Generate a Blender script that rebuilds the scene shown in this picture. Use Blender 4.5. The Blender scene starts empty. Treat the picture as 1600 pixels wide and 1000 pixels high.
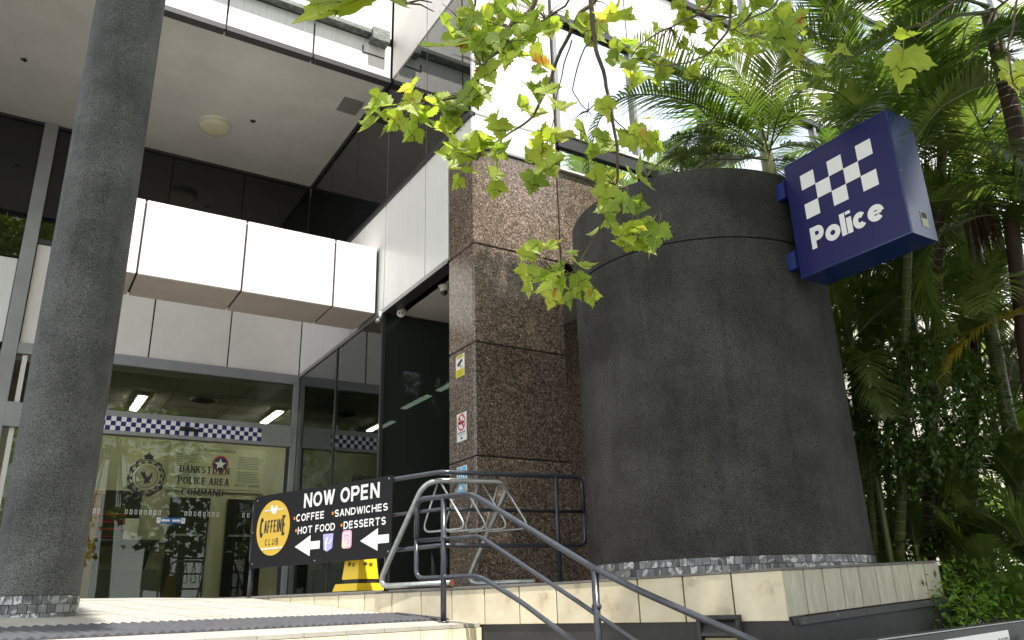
import bpy, bmesh, math, random
from mathutils import Vector, Matrix, Euler, noise
random.seed(11)
SC = bpy.context.scene
COL = SC.collection
PI = math.pi

# ------------------------------------------------------------------ camera, world, sun, exposure
cam = bpy.data.cameras.new('camera')
cam.sensor_width = 36.0
cam.lens = 28.119
cam.clip_start = 0.05
cam.clip_end = 800
cobj = bpy.data.objects.new('camera', cam)
COL.objects.link(cobj)
_r, _u, _f = Vector((0.85182, -0.52311, -0.02763)), Vector((-0.15292, -0.29877, 0.942)), Vector((0.50102, 0.79818, 0.33449))
cobj.matrix_world = Matrix(((_r.x, _u.x, -_f.x, 0), (_r.y, _u.y, -_f.y, 0), (_r.z, _u.z, -_f.z, 0), (0, 0, 0, 1)))
SC.camera = cobj

SUN_EL, SUN_AZ = math.radians(64), math.radians(180)      # azimuth measured from +Y towards +X
sun_dir = Vector((math.sin(SUN_AZ)*math.cos(SUN_EL), math.cos(SUN_AZ)*math.cos(SUN_EL), math.sin(SUN_EL)))
world = bpy.data.worlds.new('World')
SC.world = world
world.use_nodes = True
wn, wl = world.node_tree.nodes, world.node_tree.links
wn.clear()
wo = wn.new('ShaderNodeOutputWorld'); bg = wn.new('ShaderNodeBackground')
sky = wn.new('ShaderNodeTexSky'); sky.sky_type = 'NISHITA'; sky.sun_disc = False
sky.sun_elevation = SUN_EL; sky.sun_rotation = SUN_AZ
sky.dust_density = 2.0
tc = wn.new('ShaderNodeTexCoord'); cn = wn.new('ShaderNodeTexNoise')
cn.inputs['Scale'].default_value = 2.2; cn.inputs['Detail'].default_value = 7; cn.inputs['Roughness'].default_value = .6
mp = wn.new('ShaderNodeMapping'); mp.inputs['Scale'].default_value = (1, 1, 2.2)
cr = wn.new('ShaderNodeValToRGB')
cr.color_ramp.elements[0].position = .30; cr.color_ramp.elements[0].color = (0, 0, 0, 1)
cr.color_ramp.elements[1].position = .52; cr.color_ramp.elements[1].color = (1, 1, 1, 1)
mx = wn.new('ShaderNodeMixRGB'); mx.inputs['Color2'].default_value = (7.5, 7.7, 8.0, 1)
wl.new(tc.outputs['Generated'], mp.inputs['Vector']); wl.new(mp.outputs['Vector'], cn.inputs['Vector'])
wl.new(cn.outputs['Fac'], cr.inputs['Fac']); wl.new(cr.outputs['Color'], mx.inputs['Fac'])
wl.new(sky.outputs['Color'], mx.inputs['Color1']); wl.new(mx.outputs['Color'], bg.inputs['Color'])
wl.new(bg.outputs['Background'], wo.inputs['Surface'])
bg.inputs['Strength'].default_value = 0.118
sl = bpy.data.lights.new('sun', 'SUN'); sl.energy = 4.2; sl.angle = math.radians(.9); sl.color = (1, .95, .87)
so = bpy.data.objects.new('sun', sl); COL.objects.link(so)
so.rotation_euler = sun_dir.to_track_quat('Z', 'Y').to_euler(); so.location = (0, -10, 30)
SC.view_settings.view_transform = 'Standard'
SC.view_settings.look = 'None'
SC.view_settings.exposure = 1.15
SC.view_settings.gamma = 1
SC.view_settings.use_curve_mapping = False
SC.render.engine = 'CYCLES'
SC.cycles.max_bounces = 8
SC.cycles.transparent_max_bounces = 12
SC.cycles.caustics_reflective = False
SC.cycles.caustics_refractive = False
SC.cycles.sample_clamp_indirect = 6

# ------------------------------------------------------------------ materials
def newmat(name):
    m = bpy.data.materials.new(name); m.use_nodes = True
    nt = m.node_tree
    return m, nt.nodes, nt.links, nt.nodes['Principled BSDF']

def ramp(n, stops):
    c = n.new('ShaderNodeValToRGB'); e = c.color_ramp.elements
    while len(e) < len(stops): e.new(.5)
    for el, (p, col) in zip(e, stops):
        el.position = p; el.color = (*col, 1) if len(col) == 3 else col
    return c

def simple(name, col, rough=.5, metal=0, spec=.5, emit=None):
    m, n, l, b = newmat(name)
    b.inputs['Base Color'].default_value = (*col, 1)
    b.inputs['Roughness'].default_value = rough
    b.inputs['Metallic'].default_value = metal
    b.inputs['Specular IOR Level'].default_value = spec
    if emit:
        b.inputs['Emission Color'].default_value = (*emit[0], 1); b.inputs['Emission Strength'].default_value = emit[1]
    return m

def noisy(name, stops, scale=4, detail=6, rough=.6, bump=0, bscale=60, stretch=(1, 1, 1), metal=0, rnd=0, spec=.5, bdist=.01, rough2=None):
    """base colour from noise, optional per-object value shift, fine bump"""
    m, n, l, b = newmat(name)
    t = n.new('ShaderNodeTexCoord'); g = n.new('ShaderNodeNewGeometry')
    mp = n.new('ShaderNodeMapping'); mp.inputs['Scale'].default_value = stretch
    ns = n.new('ShaderNodeTexNoise'); ns.inputs['Scale'].default_value = scale; ns.inputs['Detail'].default_value = detail
    ns.inputs['Roughness'].default_value = .62
    l.new(g.outputs['Position'], mp.inputs['Vector']); l.new(mp.outputs['Vector'], ns.inputs['Vector'])
    c = ramp(n, stops); l.new(ns.outputs['Fac'], c.inputs['Fac'])
    out = c.outputs['Color']
    if rnd:
        oi = n.new('ShaderNodeObjectInfo'); mr = n.new('ShaderNodeMapRange')
        mr.inputs['To Min'].default_value = 1-rnd; mr.inputs['To Max'].default_value = 1+rnd
        l.new(oi.outputs['Random'], mr.inputs['Value'])
        mm = n.new('ShaderNodeVectorMath'); mm.operation = 'SCALE'
        l.new(out, mm.inputs[0]); l.new(mr.outputs['Result'], mm.inputs['Scale']); out = mm.outputs['Vector']
    l.new(out, b.inputs['Base Color'])
    b.inputs['Roughness'].default_value = rough; b.inputs['Metallic'].default_value = metal
    b.inputs['Specular IOR Level'].default_value = spec
    if rough2 is not None:
        rr = n.new('ShaderNodeMapRange'); rr.inputs['To Min'].default_value = rough; rr.inputs['To Max'].default_value = rough2
        l.new(ns.outputs['Fac'], rr.inputs['Value']); l.new(rr.outputs['Result'], b.inputs['Roughness'])
    if bump:
        n2 = n.new('ShaderNodeTexNoise'); n2.inputs['Scale'].default_value = bscale; n2.inputs['Detail'].default_value = 3
        l.new(g.outputs['Position'], n2.inputs['Vector'])
        bp = n.new('ShaderNodeBump'); bp.inputs['Strength'].default_value = bump; bp.inputs['Distance'].default_value = bdist
        l.new(n2.outputs['Fac'], bp.inputs['Height']); l.new(bp.outputs['Normal'], b.inputs['Normal'])
    return m

def stucco(name, dark, light, grain=120):
    m, n, l, b = newmat(name)
    g = n.new('ShaderNodeNewGeometry')
    n1 = n.new('ShaderNodeTexNoise'); n1.inputs['Scale'].default_value = 1.6; n1.inputs['Detail'].default_value = 8; n1.inputs['Roughness'].default_value = .65
    n2 = n.new('ShaderNodeTexNoise'); n2.inputs['Scale'].default_value = grain; n2.inputs['Detail'].default_value = 2
    for k in (n1, n2): l.new(g.outputs['Position'], k.inputs['Vector'])
    c = ramp(n, [(.36, dark), (.66, light)]); l.new(n1.outputs['Fac'], c.inputs['Fac'])
    mr = n.new('ShaderNodeMapRange'); mr.inputs['From Min'].default_value = .35; mr.inputs['From Max'].default_value = .6
    mr.inputs['To Min'].default_value = .3; mr.inputs['To Max'].default_value = 1.3
    l.new(n2.outputs['Fac'], mr.inputs['Value'])
    vm = n.new('ShaderNodeVectorMath'); vm.operation = 'SCALE'
    l.new(c.outputs['Color'], vm.inputs[0]); l.new(mr.outputs['Result'], vm.inputs['Scale'])
    mp = n.new('ShaderNodeMapping'); mp.inputs['Scale'].default_value = (5, 5, .35)
    n3 = n.new('ShaderNodeTexNoise'); n3.inputs['Scale'].default_value = 1.5; n3.inputs['Detail'].default_value = 6
    l.new(g.outputs['Position'], mp.inputs['Vector']); l.new(mp.outputs['Vector'], n3.inputs['Vector'])
    sr = ramp(n, [(.36, (.78, .78, .78)), (.5, (1, 1, 1)), (.64, (1.0, 1.0, 1.0)), (.74, (1.35, 1.33, 1.28))]); l.new(n3.outputs['Fac'], sr.inputs['Fac'])
    sm = n.new('ShaderNodeMixRGB'); sm.blend_type = 'MULTIPLY'; sm.inputs['Fac'].default_value = .8
    l.new(vm.outputs['Vector'], sm.inputs['Color1']); l.new(sr.outputs['Color'], sm.inputs['Color2'])
    l.new(sm.outputs['Color'], b.inputs['Base Color'])
    b.inputs['Roughness'].default_value = .8; b.inputs['Specular IOR Level'].default_value = .3
    bp = n.new('ShaderNodeBump'); bp.inputs['Strength'].default_value = .8; bp.inputs['Distance'].default_value = .006
    l.new(n2.outputs['Fac'], bp.inputs['Height']); l.new(bp.outputs['Normal'], b.inputs['Normal'])
    return m

def granite():
    m, n, l, b = newmat('brown_granite')
    g = n.new('ShaderNodeNewGeometry')
    v = n.new('ShaderNodeTexVoronoi'); v.inputs['Scale'].default_value = 135
    v2 = n.new('ShaderNodeTexVoronoi'); v2.inputs['Scale'].default_value = 38
    n1 = n.new('ShaderNodeTexNoise'); n1.inputs['Scale'].default_value = 1.3; n1.inputs['Detail'].default_value = 5
    for k in (v, v2, n1): l.new(g.outputs['Position'], k.inputs['Vector'])
    s1 = n.new('ShaderNodeSeparateColor'); l.new(v.outputs['Color'], s1.inputs['Color'])
    c1 = ramp(n, [(.0, (.045, .037, .032)), (.35, (.105, .080, .065)), (.62, (.165, .128, .105)), (.85, (.26, .215, .185)), (1., (.50, .45, .40))])
    l.new(s1.outputs['Red'], c1.inputs['Fac'])
    s2 = n.new('ShaderNodeSeparateColor'); l.new(v2.outputs['Color'], s2.inputs['Color'])
    c2 = ramp(n, [(.0, (.55, .5, .48)), (.6, (1, .95, .9)), (1., (1.4, 1.3, 1.25))]); l.new(s2.outputs['Red'], c2.inputs['Fac'])
    c3 = ramp(n, [(.3, (.8, .78, .76)), (.7, (1.12, 1.1, 1.1))]); l.new(n1.outputs['Fac'], c3.inputs['Fac'])
    a = n.new('ShaderNodeMixRGB'); a.blend_type = 'MULTIPLY'; a.inputs['Fac'].default_value = 1
    a2 = n.new('ShaderNodeMixRGB'); a2.blend_type = 'MULTIPLY'; a2.inputs['Fac'].default_value = 1
    l.new(c1.outputs['Color'], a.inputs['Color1']); l.new(c2.outputs['Color'], a.inputs['Color2'])
    l.new(a.outputs['Color'], a2.inputs['Color1']); l.new(c3.outputs['Color'], a2.inputs['Color2'])
    oi = n.new('ShaderNodeObjectInfo'); mr = n.new('ShaderNodeMapRange'); mr.inputs['To Min'].default_value = .86; mr.inputs['To Max'].default_value = 1.18
    l.new(oi.outputs['Random'], mr.inputs['Value']); vs_ = n.new('ShaderNodeVectorMath'); vs_.operation = 'SCALE'
    l.new(a2.outputs['Color'], vs_.inputs[0]); l.new(mr.outputs['Result'], vs_.inputs['Scale']); l.new(vs_.outputs['Vector'], b.inputs['Base Color'])
    b.inputs['Roughness'].default_value = .22; b.inputs['Specular IOR Level'].default_value = .6
    return m

def marble():
    m, n, l, b = newmat('grey_marble_mosaic')
    g = n.new('ShaderNodeNewGeometry'); oi = n.new('ShaderNodeObjectInfo')
    ad = n.new('ShaderNodeVectorMath'); ad.operation = 'MULTIPLY_ADD'
    ad.inputs[1].default_value = (1, 1, 1)
    cb = n.new('ShaderNodeCombineXYZ'); sc_ = n.new('ShaderNodeMath'); sc_.operation = 'MULTIPLY'; sc_.inputs[1].default_value = 40
    l.new(oi.outputs['Random'], sc_.inputs[0]); l.new(sc_.outputs[0], cb.inputs[0]); l.new(sc_.outputs[0], cb.inputs[2])
    l.new(g.outputs['Position'], ad.inputs[0]); l.new(cb.outputs[0], ad.inputs[2])
    ns = n.new('ShaderNodeTexNoise'); ns.inputs['Scale'].default_value = 3.2; ns.inputs['Detail'].default_value = 3; ns.inputs['Distortion'].default_value = .9
    l.new(ad.outputs[0], ns.inputs['Vector'])
    c = ramp(n, [(.36, (.07, .073, .077)), (.47, (.12, .123, .127)), (.496, (.40, .40, .40)), (.504, (.40, .40, .40)), (.53, (.12, .12, .125)), (.65, (.19, .19, .19))])
    l.new(ns.outputs['Fac'], c.inputs['Fac'])
    mr = n.new('ShaderNodeMapRange'); mr.inputs['To Min'].default_value = .5; mr.inputs['To Max'].default_value = 1.7
    l.new(oi.outputs['Random'], mr.inputs['Value'])
    vm = n.new('ShaderNodeVectorMath'); vm.operation = 'SCALE'; l.new(c.outputs['Color'], vm.inputs[0]); l.new(mr.outputs['Result'], vm.inputs['Scale'])
    l.new(vm.outputs['Vector'], b.inputs['Base Color']); b.inputs['Roughness'].default_value = .28
    return m

def glass(name, tint, refl=.06, gain=1.0):
    m, n, l, b = newmat(name)
    n.remove(b); out = n['Material Output']
    tr = n.new('ShaderNodeBsdfTransparent'); tr.inputs['Color'].default_value = (*tint, 1)
    gl = n.new('ShaderNodeBsdfGlossy'); gl.inputs['Roughness'].default_value = .005; gl.inputs['Color'].default_value = (.92, .97, .95, 1)
    fr = n.new('ShaderNodeFresnel'); fr.inputs['IOR'].default_value = 1.5
    ma = n.new('ShaderNodeMath'); ma.operation = 'MULTIPLY_ADD'; ma.inputs[1].default_value = gain; ma.inputs[2].default_value = refl; ma.use_clamp = True
    l.new(fr.outputs[0], ma.inputs[0])
    mi = n.new('ShaderNodeMixShader'); l.new(ma.outputs[0], mi.inputs['Fac']); l.new(tr.outputs[0], mi.inputs[1]); l.new(gl.outputs[0], mi.inputs[2])
    l.new(mi.outputs[0], out.inputs['Surface'])
    return m

def foliage(name, stops, trans=.45, rough=.45, patch=None, tcol=(1.5, 1.6, .7)):
    m, n, l, b = newmat(name)
    out = n['Material Output']; oi = n.new('ShaderNodeObjectInfo'); g = n.new('ShaderNodeNewGeometry')
    ns = n.new('ShaderNodeTexNoise'); ns.inputs['Scale'].default_value = 5; ns.inputs['Detail'].default_value = 3
    l.new(g.outputs['Position'], ns.inputs['Vector'])
    ad = n.new('ShaderNodeMath'); ad.operation = 'MULTIPLY_ADD'; ad.inputs[1].default_value = .55
    sb = n.new('ShaderNodeMath'); sb.operation = 'MULTIPLY_ADD'; sb.inputs[1].default_value = 1.3; sb.inputs[2].default_value = -.42
    l.new(ns.outputs['Fac'], sb.inputs[0]); l.new(oi.outputs['Random'], ad.inputs[0]); l.new(sb.outputs[0], ad.inputs[2])
    c = ramp(n, stops); l.new(ad.outputs[0], c.inputs['Fac'])
    col = c.outputs['Color']
    if patch:
        n2 = n.new('ShaderNodeTexNoise'); n2.inputs['Scale'].default_value = 14; n2.inputs['Detail'].default_value = 4
        l.new(g.outputs['Position'], n2.inputs['Vector'])
        pr = ramp(n, [(.63, (0, 0, 0)), (.72, (1, 1, 1))]); l.new(n2.outputs['Fac'], pr.inputs['Fac'])
        mxx = n.new('ShaderNodeMixRGB'); mxx.inputs['Color2'].default_value = (*patch, 1)
        l.new(pr.outputs['Color'], mxx.inputs['Fac']); l.new(col, mxx.inputs['Color1']); col = mxx.outputs['Color']
    if patch:   # pale veins fanning from the leaf base
        tco = n.new('ShaderNodeTexCoord'); sp = n.new('ShaderNodeSeparateXYZ'); l.new(tco.outputs['Object'], sp.inputs[0])
        def mth(op, a, b_=None):
            k = n.new('ShaderNodeMath'); k.operation = op
            for i_, q_ in enumerate((a, b_)):
                if q_ is None: continue
                if isinstance(q_, (int, float)): k.inputs[i_].default_value = q_
                else: l.new(q_, k.inputs[i_])
            return k.outputs[0]
        ang = mth('ARCTAN2', sp.outputs['X'], mth('SUBTRACT', -.02, sp.outputs['Z']))
        fr_ = mth('ABSOLUTE', mth('SUBTRACT', mth('FRACT', mth('ADD', mth('MULTIPLY', ang, 1/.62), 10.5)), .5))
        side = mth('ABSOLUTE', mth('SUBTRACT', mth('FRACT', mth('ADD', mth('MULTIPLY', mth('ADD', mth('ABSOLUTE', sp.outputs['X']), mth('MULTIPLY', sp.outputs['Z'], -.8)), 9.), 10)), .5))
        ln_ = mth('MAXIMUM', mth('LESS_THAN', fr_, .035), mth('MULTIPLY', mth('LESS_THAN', side, .06), .5))
        vm_ = n.new('ShaderNodeMixRGB'); vm_.inputs['Color2'].default_value = (.50, .54, .16, 1)
        l.new(mth('MULTIPLY', ln_, .55), vm_.inputs['Fac']); l.new(col, vm_.inputs['Color1']); col = vm_.outputs['Color']
    l.new(col, b.inputs['Base Color']); b.inputs['Roughness'].default_value = rough; b.inputs['Specular IOR Level'].default_value = .4
    t = n.new('ShaderNodeBsdfTranslucent')
    tm = n.new('ShaderNodeMixRGB'); tm.blend_type = 'MULTIPLY'; tm.inputs['Fac'].default_value = 1; tm.inputs['Color2'].default_value = (*tcol, 1)
    l.new(col, tm.inputs['Color1']); l.new(tm.outputs['Color'], t.inputs['Color'])
    mi = n.new('ShaderNodeMixShader'); mi.inputs['Fac'].default_value = trans
    l.new(b.outputs[0], mi.inputs[1]); l.new(t.outputs[0], mi.inputs[2]); l.new(mi.outputs[0], out.inputs['Surface'])
    return m

M = {}
M['stucco'] = stucco('charcoal_stucco', (.030, .029, .027), (.068, .066, .062))
M['stucco_col'] = stucco('grey_stucco', (.075, .075, .075), (.15, .149, .147))
M['paint_dark'] = noisy('dark_painted_render', [(.3, (.022, .023, .024)), (.7, (.042, .042, .041))], 3, rough=.6, bump=.2, bscale=90)
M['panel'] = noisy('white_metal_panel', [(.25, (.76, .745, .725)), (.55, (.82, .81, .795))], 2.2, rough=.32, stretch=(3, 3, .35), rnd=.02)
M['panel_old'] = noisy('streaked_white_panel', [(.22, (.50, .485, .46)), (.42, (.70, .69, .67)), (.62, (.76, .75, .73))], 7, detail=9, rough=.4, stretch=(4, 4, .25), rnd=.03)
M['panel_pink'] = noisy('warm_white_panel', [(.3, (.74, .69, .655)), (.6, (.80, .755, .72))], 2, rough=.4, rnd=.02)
M['panel_under'] = noisy('shade_toned_underside', [(.3, (.50, .43, .385)), (.6, (.57, .495, .45))], 2, rough=.45, rnd=.02)  # white panel darkened and pinkened: the beam's shade and floor bounce in colour
M['cream_wall'] = noisy('cream_panel', [(.3, (.58, .55, .45)), (.7, (.68, .65, .55))], 2, rough=.6, rnd=.04)
M['joint'] = simple('black_joint', (.012, .012, .012), .7)
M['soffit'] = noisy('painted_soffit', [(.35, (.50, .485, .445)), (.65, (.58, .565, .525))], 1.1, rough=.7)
M['darkmetal'] = simple('dark_anodised_trim', (.035, .036, .037), .35, 0)
M['ledge'] = noisy('worn_black_ledge', [(.3, (.018, .018, .018)), (.62, (.03, .03, .03)), (.7, (.22, .21, .20))], 18, detail=8, rough=.6)
M['aluminium'] = noisy('grey_aluminium', [(.3, (.27, .27, .275)), (.7, (.33, .33, .335))], 3, rough=.38, metal=.35)
M['darkglass'] = simple('dark_spandrel_glass', (.008, .009, .009), .015, 0, .75)
M['mirrorglass'] = simple('reflective_window_glass', (.80, .84, .86), .01, .95)
M['doorglass'] = glass('tinted_door_glass', (.84, .87, .77), .0, .85)
M['sideglass'] = glass('green_tinted_glass', (.42, .50, .45), .05, 1.2)
M['recessglass'] = glass('dark_tinted_glass', (.10, .12, .11), .01, .8)
_n, _l = M['recessglass'].node_tree.nodes, M['recessglass'].node_tree.links
_o = [k for k in _n if k.type == 'OUTPUT_MATERIAL'][0]; _s = _o.inputs['Surface'].links[0].from_socket
_d = _n.new('ShaderNodeBsdfDiffuse'); _d.inputs['Color'].default_value = (.055, .066, .060, 1)
_m = _n.new('ShaderNodeMixShader'); _m.inputs['Fac'].default_value = .45
_l.new(_s, _m.inputs[1]); _l.new(_d.outputs[0], _m.inputs[2]); _l.new(_m.outputs[0], _o.inputs['Surface'])
M['granite'] = granite()
M['marble'] = marble()
M['grout'] = simple('dark_grout', (.03, .03, .03), .9)
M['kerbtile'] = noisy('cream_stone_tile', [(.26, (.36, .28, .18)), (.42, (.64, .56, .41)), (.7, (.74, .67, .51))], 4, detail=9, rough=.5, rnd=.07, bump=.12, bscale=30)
M['kerbtile_dull'] = noisy('weathered_shade_toned_tile', [(.22, (.07, .055, .04)), (.36, (.40, .37, .28)), (.7, (.55, .52, .42))], 4, detail=9, rough=.6, stretch=(4, 4, 1.0), rnd=.08)  # dark drips are grime; the greyer base puts the return's shade into colour
M['ramptile'] = noisy('pale_floor_tile', [(.3, (.31, .298, .27)), (.7, (.385, .372, .34))], 4, rough=.6, rnd=.07)
M['coping'] = noisy('grey_coping', [(.3, (.10, .095, .09)), (.7, (.2, .19, .175))], 9, rough=.7)
M['tactile'] = noisy('grey_rubber_strip', [(.3, (.045, .046, .052)), (.7, (.075, .077, .088))], 14, rough=.6)
M['railpaint'] = noisy('blue_grey_rail_paint', [(.3, (.028, .034, .046)), (.7, (.045, .052, .068))], 20, rough=.22, spec=.55)
M['galv'] = noisy('galvanised_steel', [(.3, (.30, .31, .31)), (.7, (.44, .455, .46))], 16, rough=.34, metal=.75)
M['rust'] = simple('rusty_pipe_end', (.16, .05, .03), .9)
M['signblue'] = simple('police_blue', (.008, .008, .085), .3, 0, .3)
M['signside'] = simple('police_blue_side', (.010, .028, .13), .16, 0, .6)
M['bracket'] = simple('blue_bracket', (.012, .03, .17), .4)
M['white'] = simple('white_vinyl', (.80, .80, .80), .45)
M['offwhite'] = simple('off_white_plastic', (.70, .69, .64), .4)
M['cameradark'] = simple('black_lens_plastic', (.01, .01, .012), .08, 0, .8)
M['black'] = simple('black_sign_face', (.008, .008, .009), .45, 0, .2)
M['gold'] = simple('mustard_yellow_print', (.60, .40, .045), .5)
M['orange'] = simple('orange_print', (.85, .22, .04), .5)
M['violet'] = simple('pale_violet_print', (.42, .40, .80), .5)
M['pink'] = simple('pink_print', (.86, .42, .62), .5)
M['peach'] = simple('peach_print', (.95, .66, .42), .5)
M['navy'] = simple('navy_print', (.008, .011, .12), .5)
M['stickerblue'] = simple('sky_blue_sticker', (.16, .50, .82), .5)
M['doorblue'] = simple('door_sticker_blue', (.02, .13, .42), .5)
M['red'] = simple('red_print', (.62, .03, .05), .5)
M['yellow'] = simple('yellow_plastic', (.85, .58, .02), .35)
M['yellowprint'] = simple('yellow_print', (.80, .72, .05), .5)
M['ink'] = simple('black_ink', (.015, .015, .015), .6)
M['lightfit'] = simple('aged_light_diffuser', (.60, .58, .40), .35)
M['copper'] = noisy('green_grey_capping', [(.3, (.05, .06, .055)), (.5, (.14, .16, .145)), (.7, (.30, .34, .31))], 12, detail=8, rough=.6, stretch=(1, 1, 5))
M['bronze'] = noisy('bark_like_bracket', [(.3, (.05, .04, .035)), (.7, (.16, .12, .10))], 22, rough=.8)
M['vent'] = simple('grey_vent', (.20, .20, .185), .6)
M['asphalt'] = noisy('asphalt', [(.3, (.04, .04, .04)), (.7, (.065, .065, .065))], 8, rough=.9)
M['soil'] = noisy('garden_soil', [(.3, (.02, .015, .01)), (.7, (.05, .04, .025))], 6, rough=.95)
M['paving'] = noisy('grey_paving', [(.3, (.20, .19, .18)), (.7, (.30, .29, .27))], 5, rough=.85)
M['lobbywall'] = noisy('lobby_cream_wall', [(.3, (.37, .36, .26)), (.7, (.44, .43, .32))], 1.2, rough=.7)
M['lobbyfloor'] = simple('lobby_floor', (.10, .10, .09), .4)
M['lobbydado'] = simple('lobby_grey_panel', (.13, .15, .14), .5)
M['ceilingtile'] = noisy('ceiling_tile', [(.3, (.36, .35, .33)), (.7, (.42, .41, .39))], 3, rough=.9)
M['tube'] = simple('fluorescent_tube', (.9, .9, .9), .5, emit=((1, .98, .86), 16))
M['woodyellow'] = noisy('golden_wood', [(.3, (.40, .20, .03)), (.7, (.55, .29, .05))], 6, rough=.4, stretch=(4, 4, .5))
M['blackdoor'] = simple('black_interior_door', (.012, .012, .011), .3)
M['counter'] = simple('dark_counter', (.02, .022, .02), .3)
M['paper'] = simple('paper_notice', (.46, .46, .33), .7)
M['beige'] = noisy('weathered_wallbox_panel', [(.3, (.42, .36, .2)), (.7, (.52, .46, .28))], 12, rough=.6)
M['bark'] = noisy('plane_tree_bark', [(.3, (.05, .038, .028)), (.6, (.13, .10, .075)), (.75, (.22, .18, .14))], 9, rough=.85, bump=.5, bscale=40)
M['palmtrunk'] = noisy('brown_palm_trunk', [(.3, (.045, .028, .018)), (.7, (.12, .075, .05))], 5, rough=.7, bump=.4, bscale=50)
M['palmgreen'] = noisy('green_palm_stem', [(.3, (.07, .10, .02)), (.7, (.17, .21, .06))], 3, rough=.4)
M['palmcream'] = noisy('pale_crownshaft', [(.3, (.32, .34, .17)), (.7, (.50, .50, .30))], 4, rough=.4)
M['palmring'] = simple('pale_trunk_ring', (.30, .26, .20), .7)
M['rachis'] = simple('palm_rachis', (.10, .13, .03), .45)
M['fibre'] = noisy('dead_palm_fibre', [(.3, (.06, .03, .02)), (.7, (.20, .11, .06))], 30, rough=.9, stretch=(3, 3, .3))
M['leaf'] = foliage('plane_leaf', [(.0, (.14, .22, .04)), (.35, (.25, .34, .05)), (.7, (.37, .44, .07)), (.93, (.48, .50, .10)), (1., (.46, .20, .05))], .56, .42, patch=(.30, .15, .05), tcol=(1.35, 1.4, .7))
M['palmleaf'] = foliage('palm_leaflet', [(.0, (.045, .08, .02)), (.5, (.09, .135, .038)), (1., (.19, .23, .08))], .5, .3)
M['palmbright'] = foliage('bright_palm_leaflet', [(.0, (.05, .10, .018)), (.6, (.10, .17, .032)), (1., (.2, .26, .06))], .5, .35)
M['palmyellow'] = foliage('yellowing_palm_leaflet', [(.0, (.13, .15, .02)), (.5, (.35, .25, .03)), (1., (.55, .24, .03))], .4, .5)
M['shrubleaf'] = foliage('dark_shrub_leaf', [(.0, (.045, .085, .02)), (.5, (.085, .145, .032)), (1., (.17, .23, .06))], .4, .22)
M['streetleaf'] = foliage('street_tree_leaf', [(.0, (.02, .045, .01)), (.6, (.04, .08, .015)), (1., (.07, .12, .03))], .25, .5)
M['hedgeleaf'] = foliage('sunny_hedge_leaf', [(.0, (.08, .18, .02)), (.5, (.16, .30, .03)), (1., (.3, .42, .05))], .4, .5)

# ------------------------------------------------------------------ helpers
PW = {}
def tagp(o, **k):
    for a, v in k.items():
        if v is not None: o[a] = v
    return o

def thing(name, label, cat, loc=(0, 0, 0), group=None):
    o = bpy.data.objects.new(name, None); COL.objects.link(o)
    o.location = loc; o.empty_display_size = .2
    tagp(o, label=label, category=cat, group=group)
    PW[o.name] = Vector(loc)
    return o

def wpos(o):
    return PW.get(o.name, Vector((0, 0, 0))) if o else Vector((0, 0, 0))

def link(name, me, loc, parent=None, rot=None, scale=None):
    """one object showing mesh me; loc is in world space (parents are never rotated)"""
    o = bpy.data.objects.new(name, me); COL.objects.link(o)
    loc = Vector(loc); PW[o.name] = loc.copy()
    if parent: o.parent = parent; loc = loc-wpos(parent)
    o.location = loc
    if rot is not None: o.rotation_euler = rot
    if scale is not None: o.scale = scale
    return o

def mesh(name, verts, faces, mat, smooth=False, origin=(0, 0, 0)):
    me = bpy.data.meshes.new(name)
    og = Vector(origin)
    me.from_pydata([tuple(Vector(v)-og) for v in verts], [], faces)
    for m in (mat if isinstance(mat, (list, tuple)) else [mat]): me.materials.append(m)
    if smooth: me.polygons.foreach_set('use_smooth', [True]*len(me.polygons))
    me.update()
    return me

def obj(name, verts, faces, mat, parent=None, smooth=False, fix=True):
    vs = [Vector(v) for v in verts]
    lo = [min(v[i] for v in vs) for i in range(3)]; hi = [max(v[i] for v in vs) for i in range(3)]
    og = Vector(((lo[0]+hi[0])/2, (lo[1]+hi[1])/2, lo[2]))
    me = mesh(name, vs, faces, mat, smooth, og)
    if fix:
        bm = bmesh.new(); bm.from_mesh(me); bmesh.ops.recalc_face_normals(bm, faces=bm.faces); bm.to_mesh(me); bm.free()
    return link(name, me, og, parent)

def struct(o, label=None, kind='structure'):
    o['kind'] = kind
    if label: o['label'] = label
    return o

class MB:
    def __init__(s): s.v = []; s.f = []; s.m = []
    def add(s, verts, faces, mi=0):
        k = len(s.v); s.v += [Vector(v) for v in verts]; s.f += [tuple(i+k for i in f) for f in faces]; s.m += [mi]*len(faces)
        return s
    def build(s, name, mat, parent=None, smooth=False, fix=True):
        o = obj(name, s.v, s.f, mat, parent, smooth, fix)
        if isinstance(mat, (list, tuple)) and len(mat) > 1: o.data.polygons.foreach_set('material_index', s.m)
        return o

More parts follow.
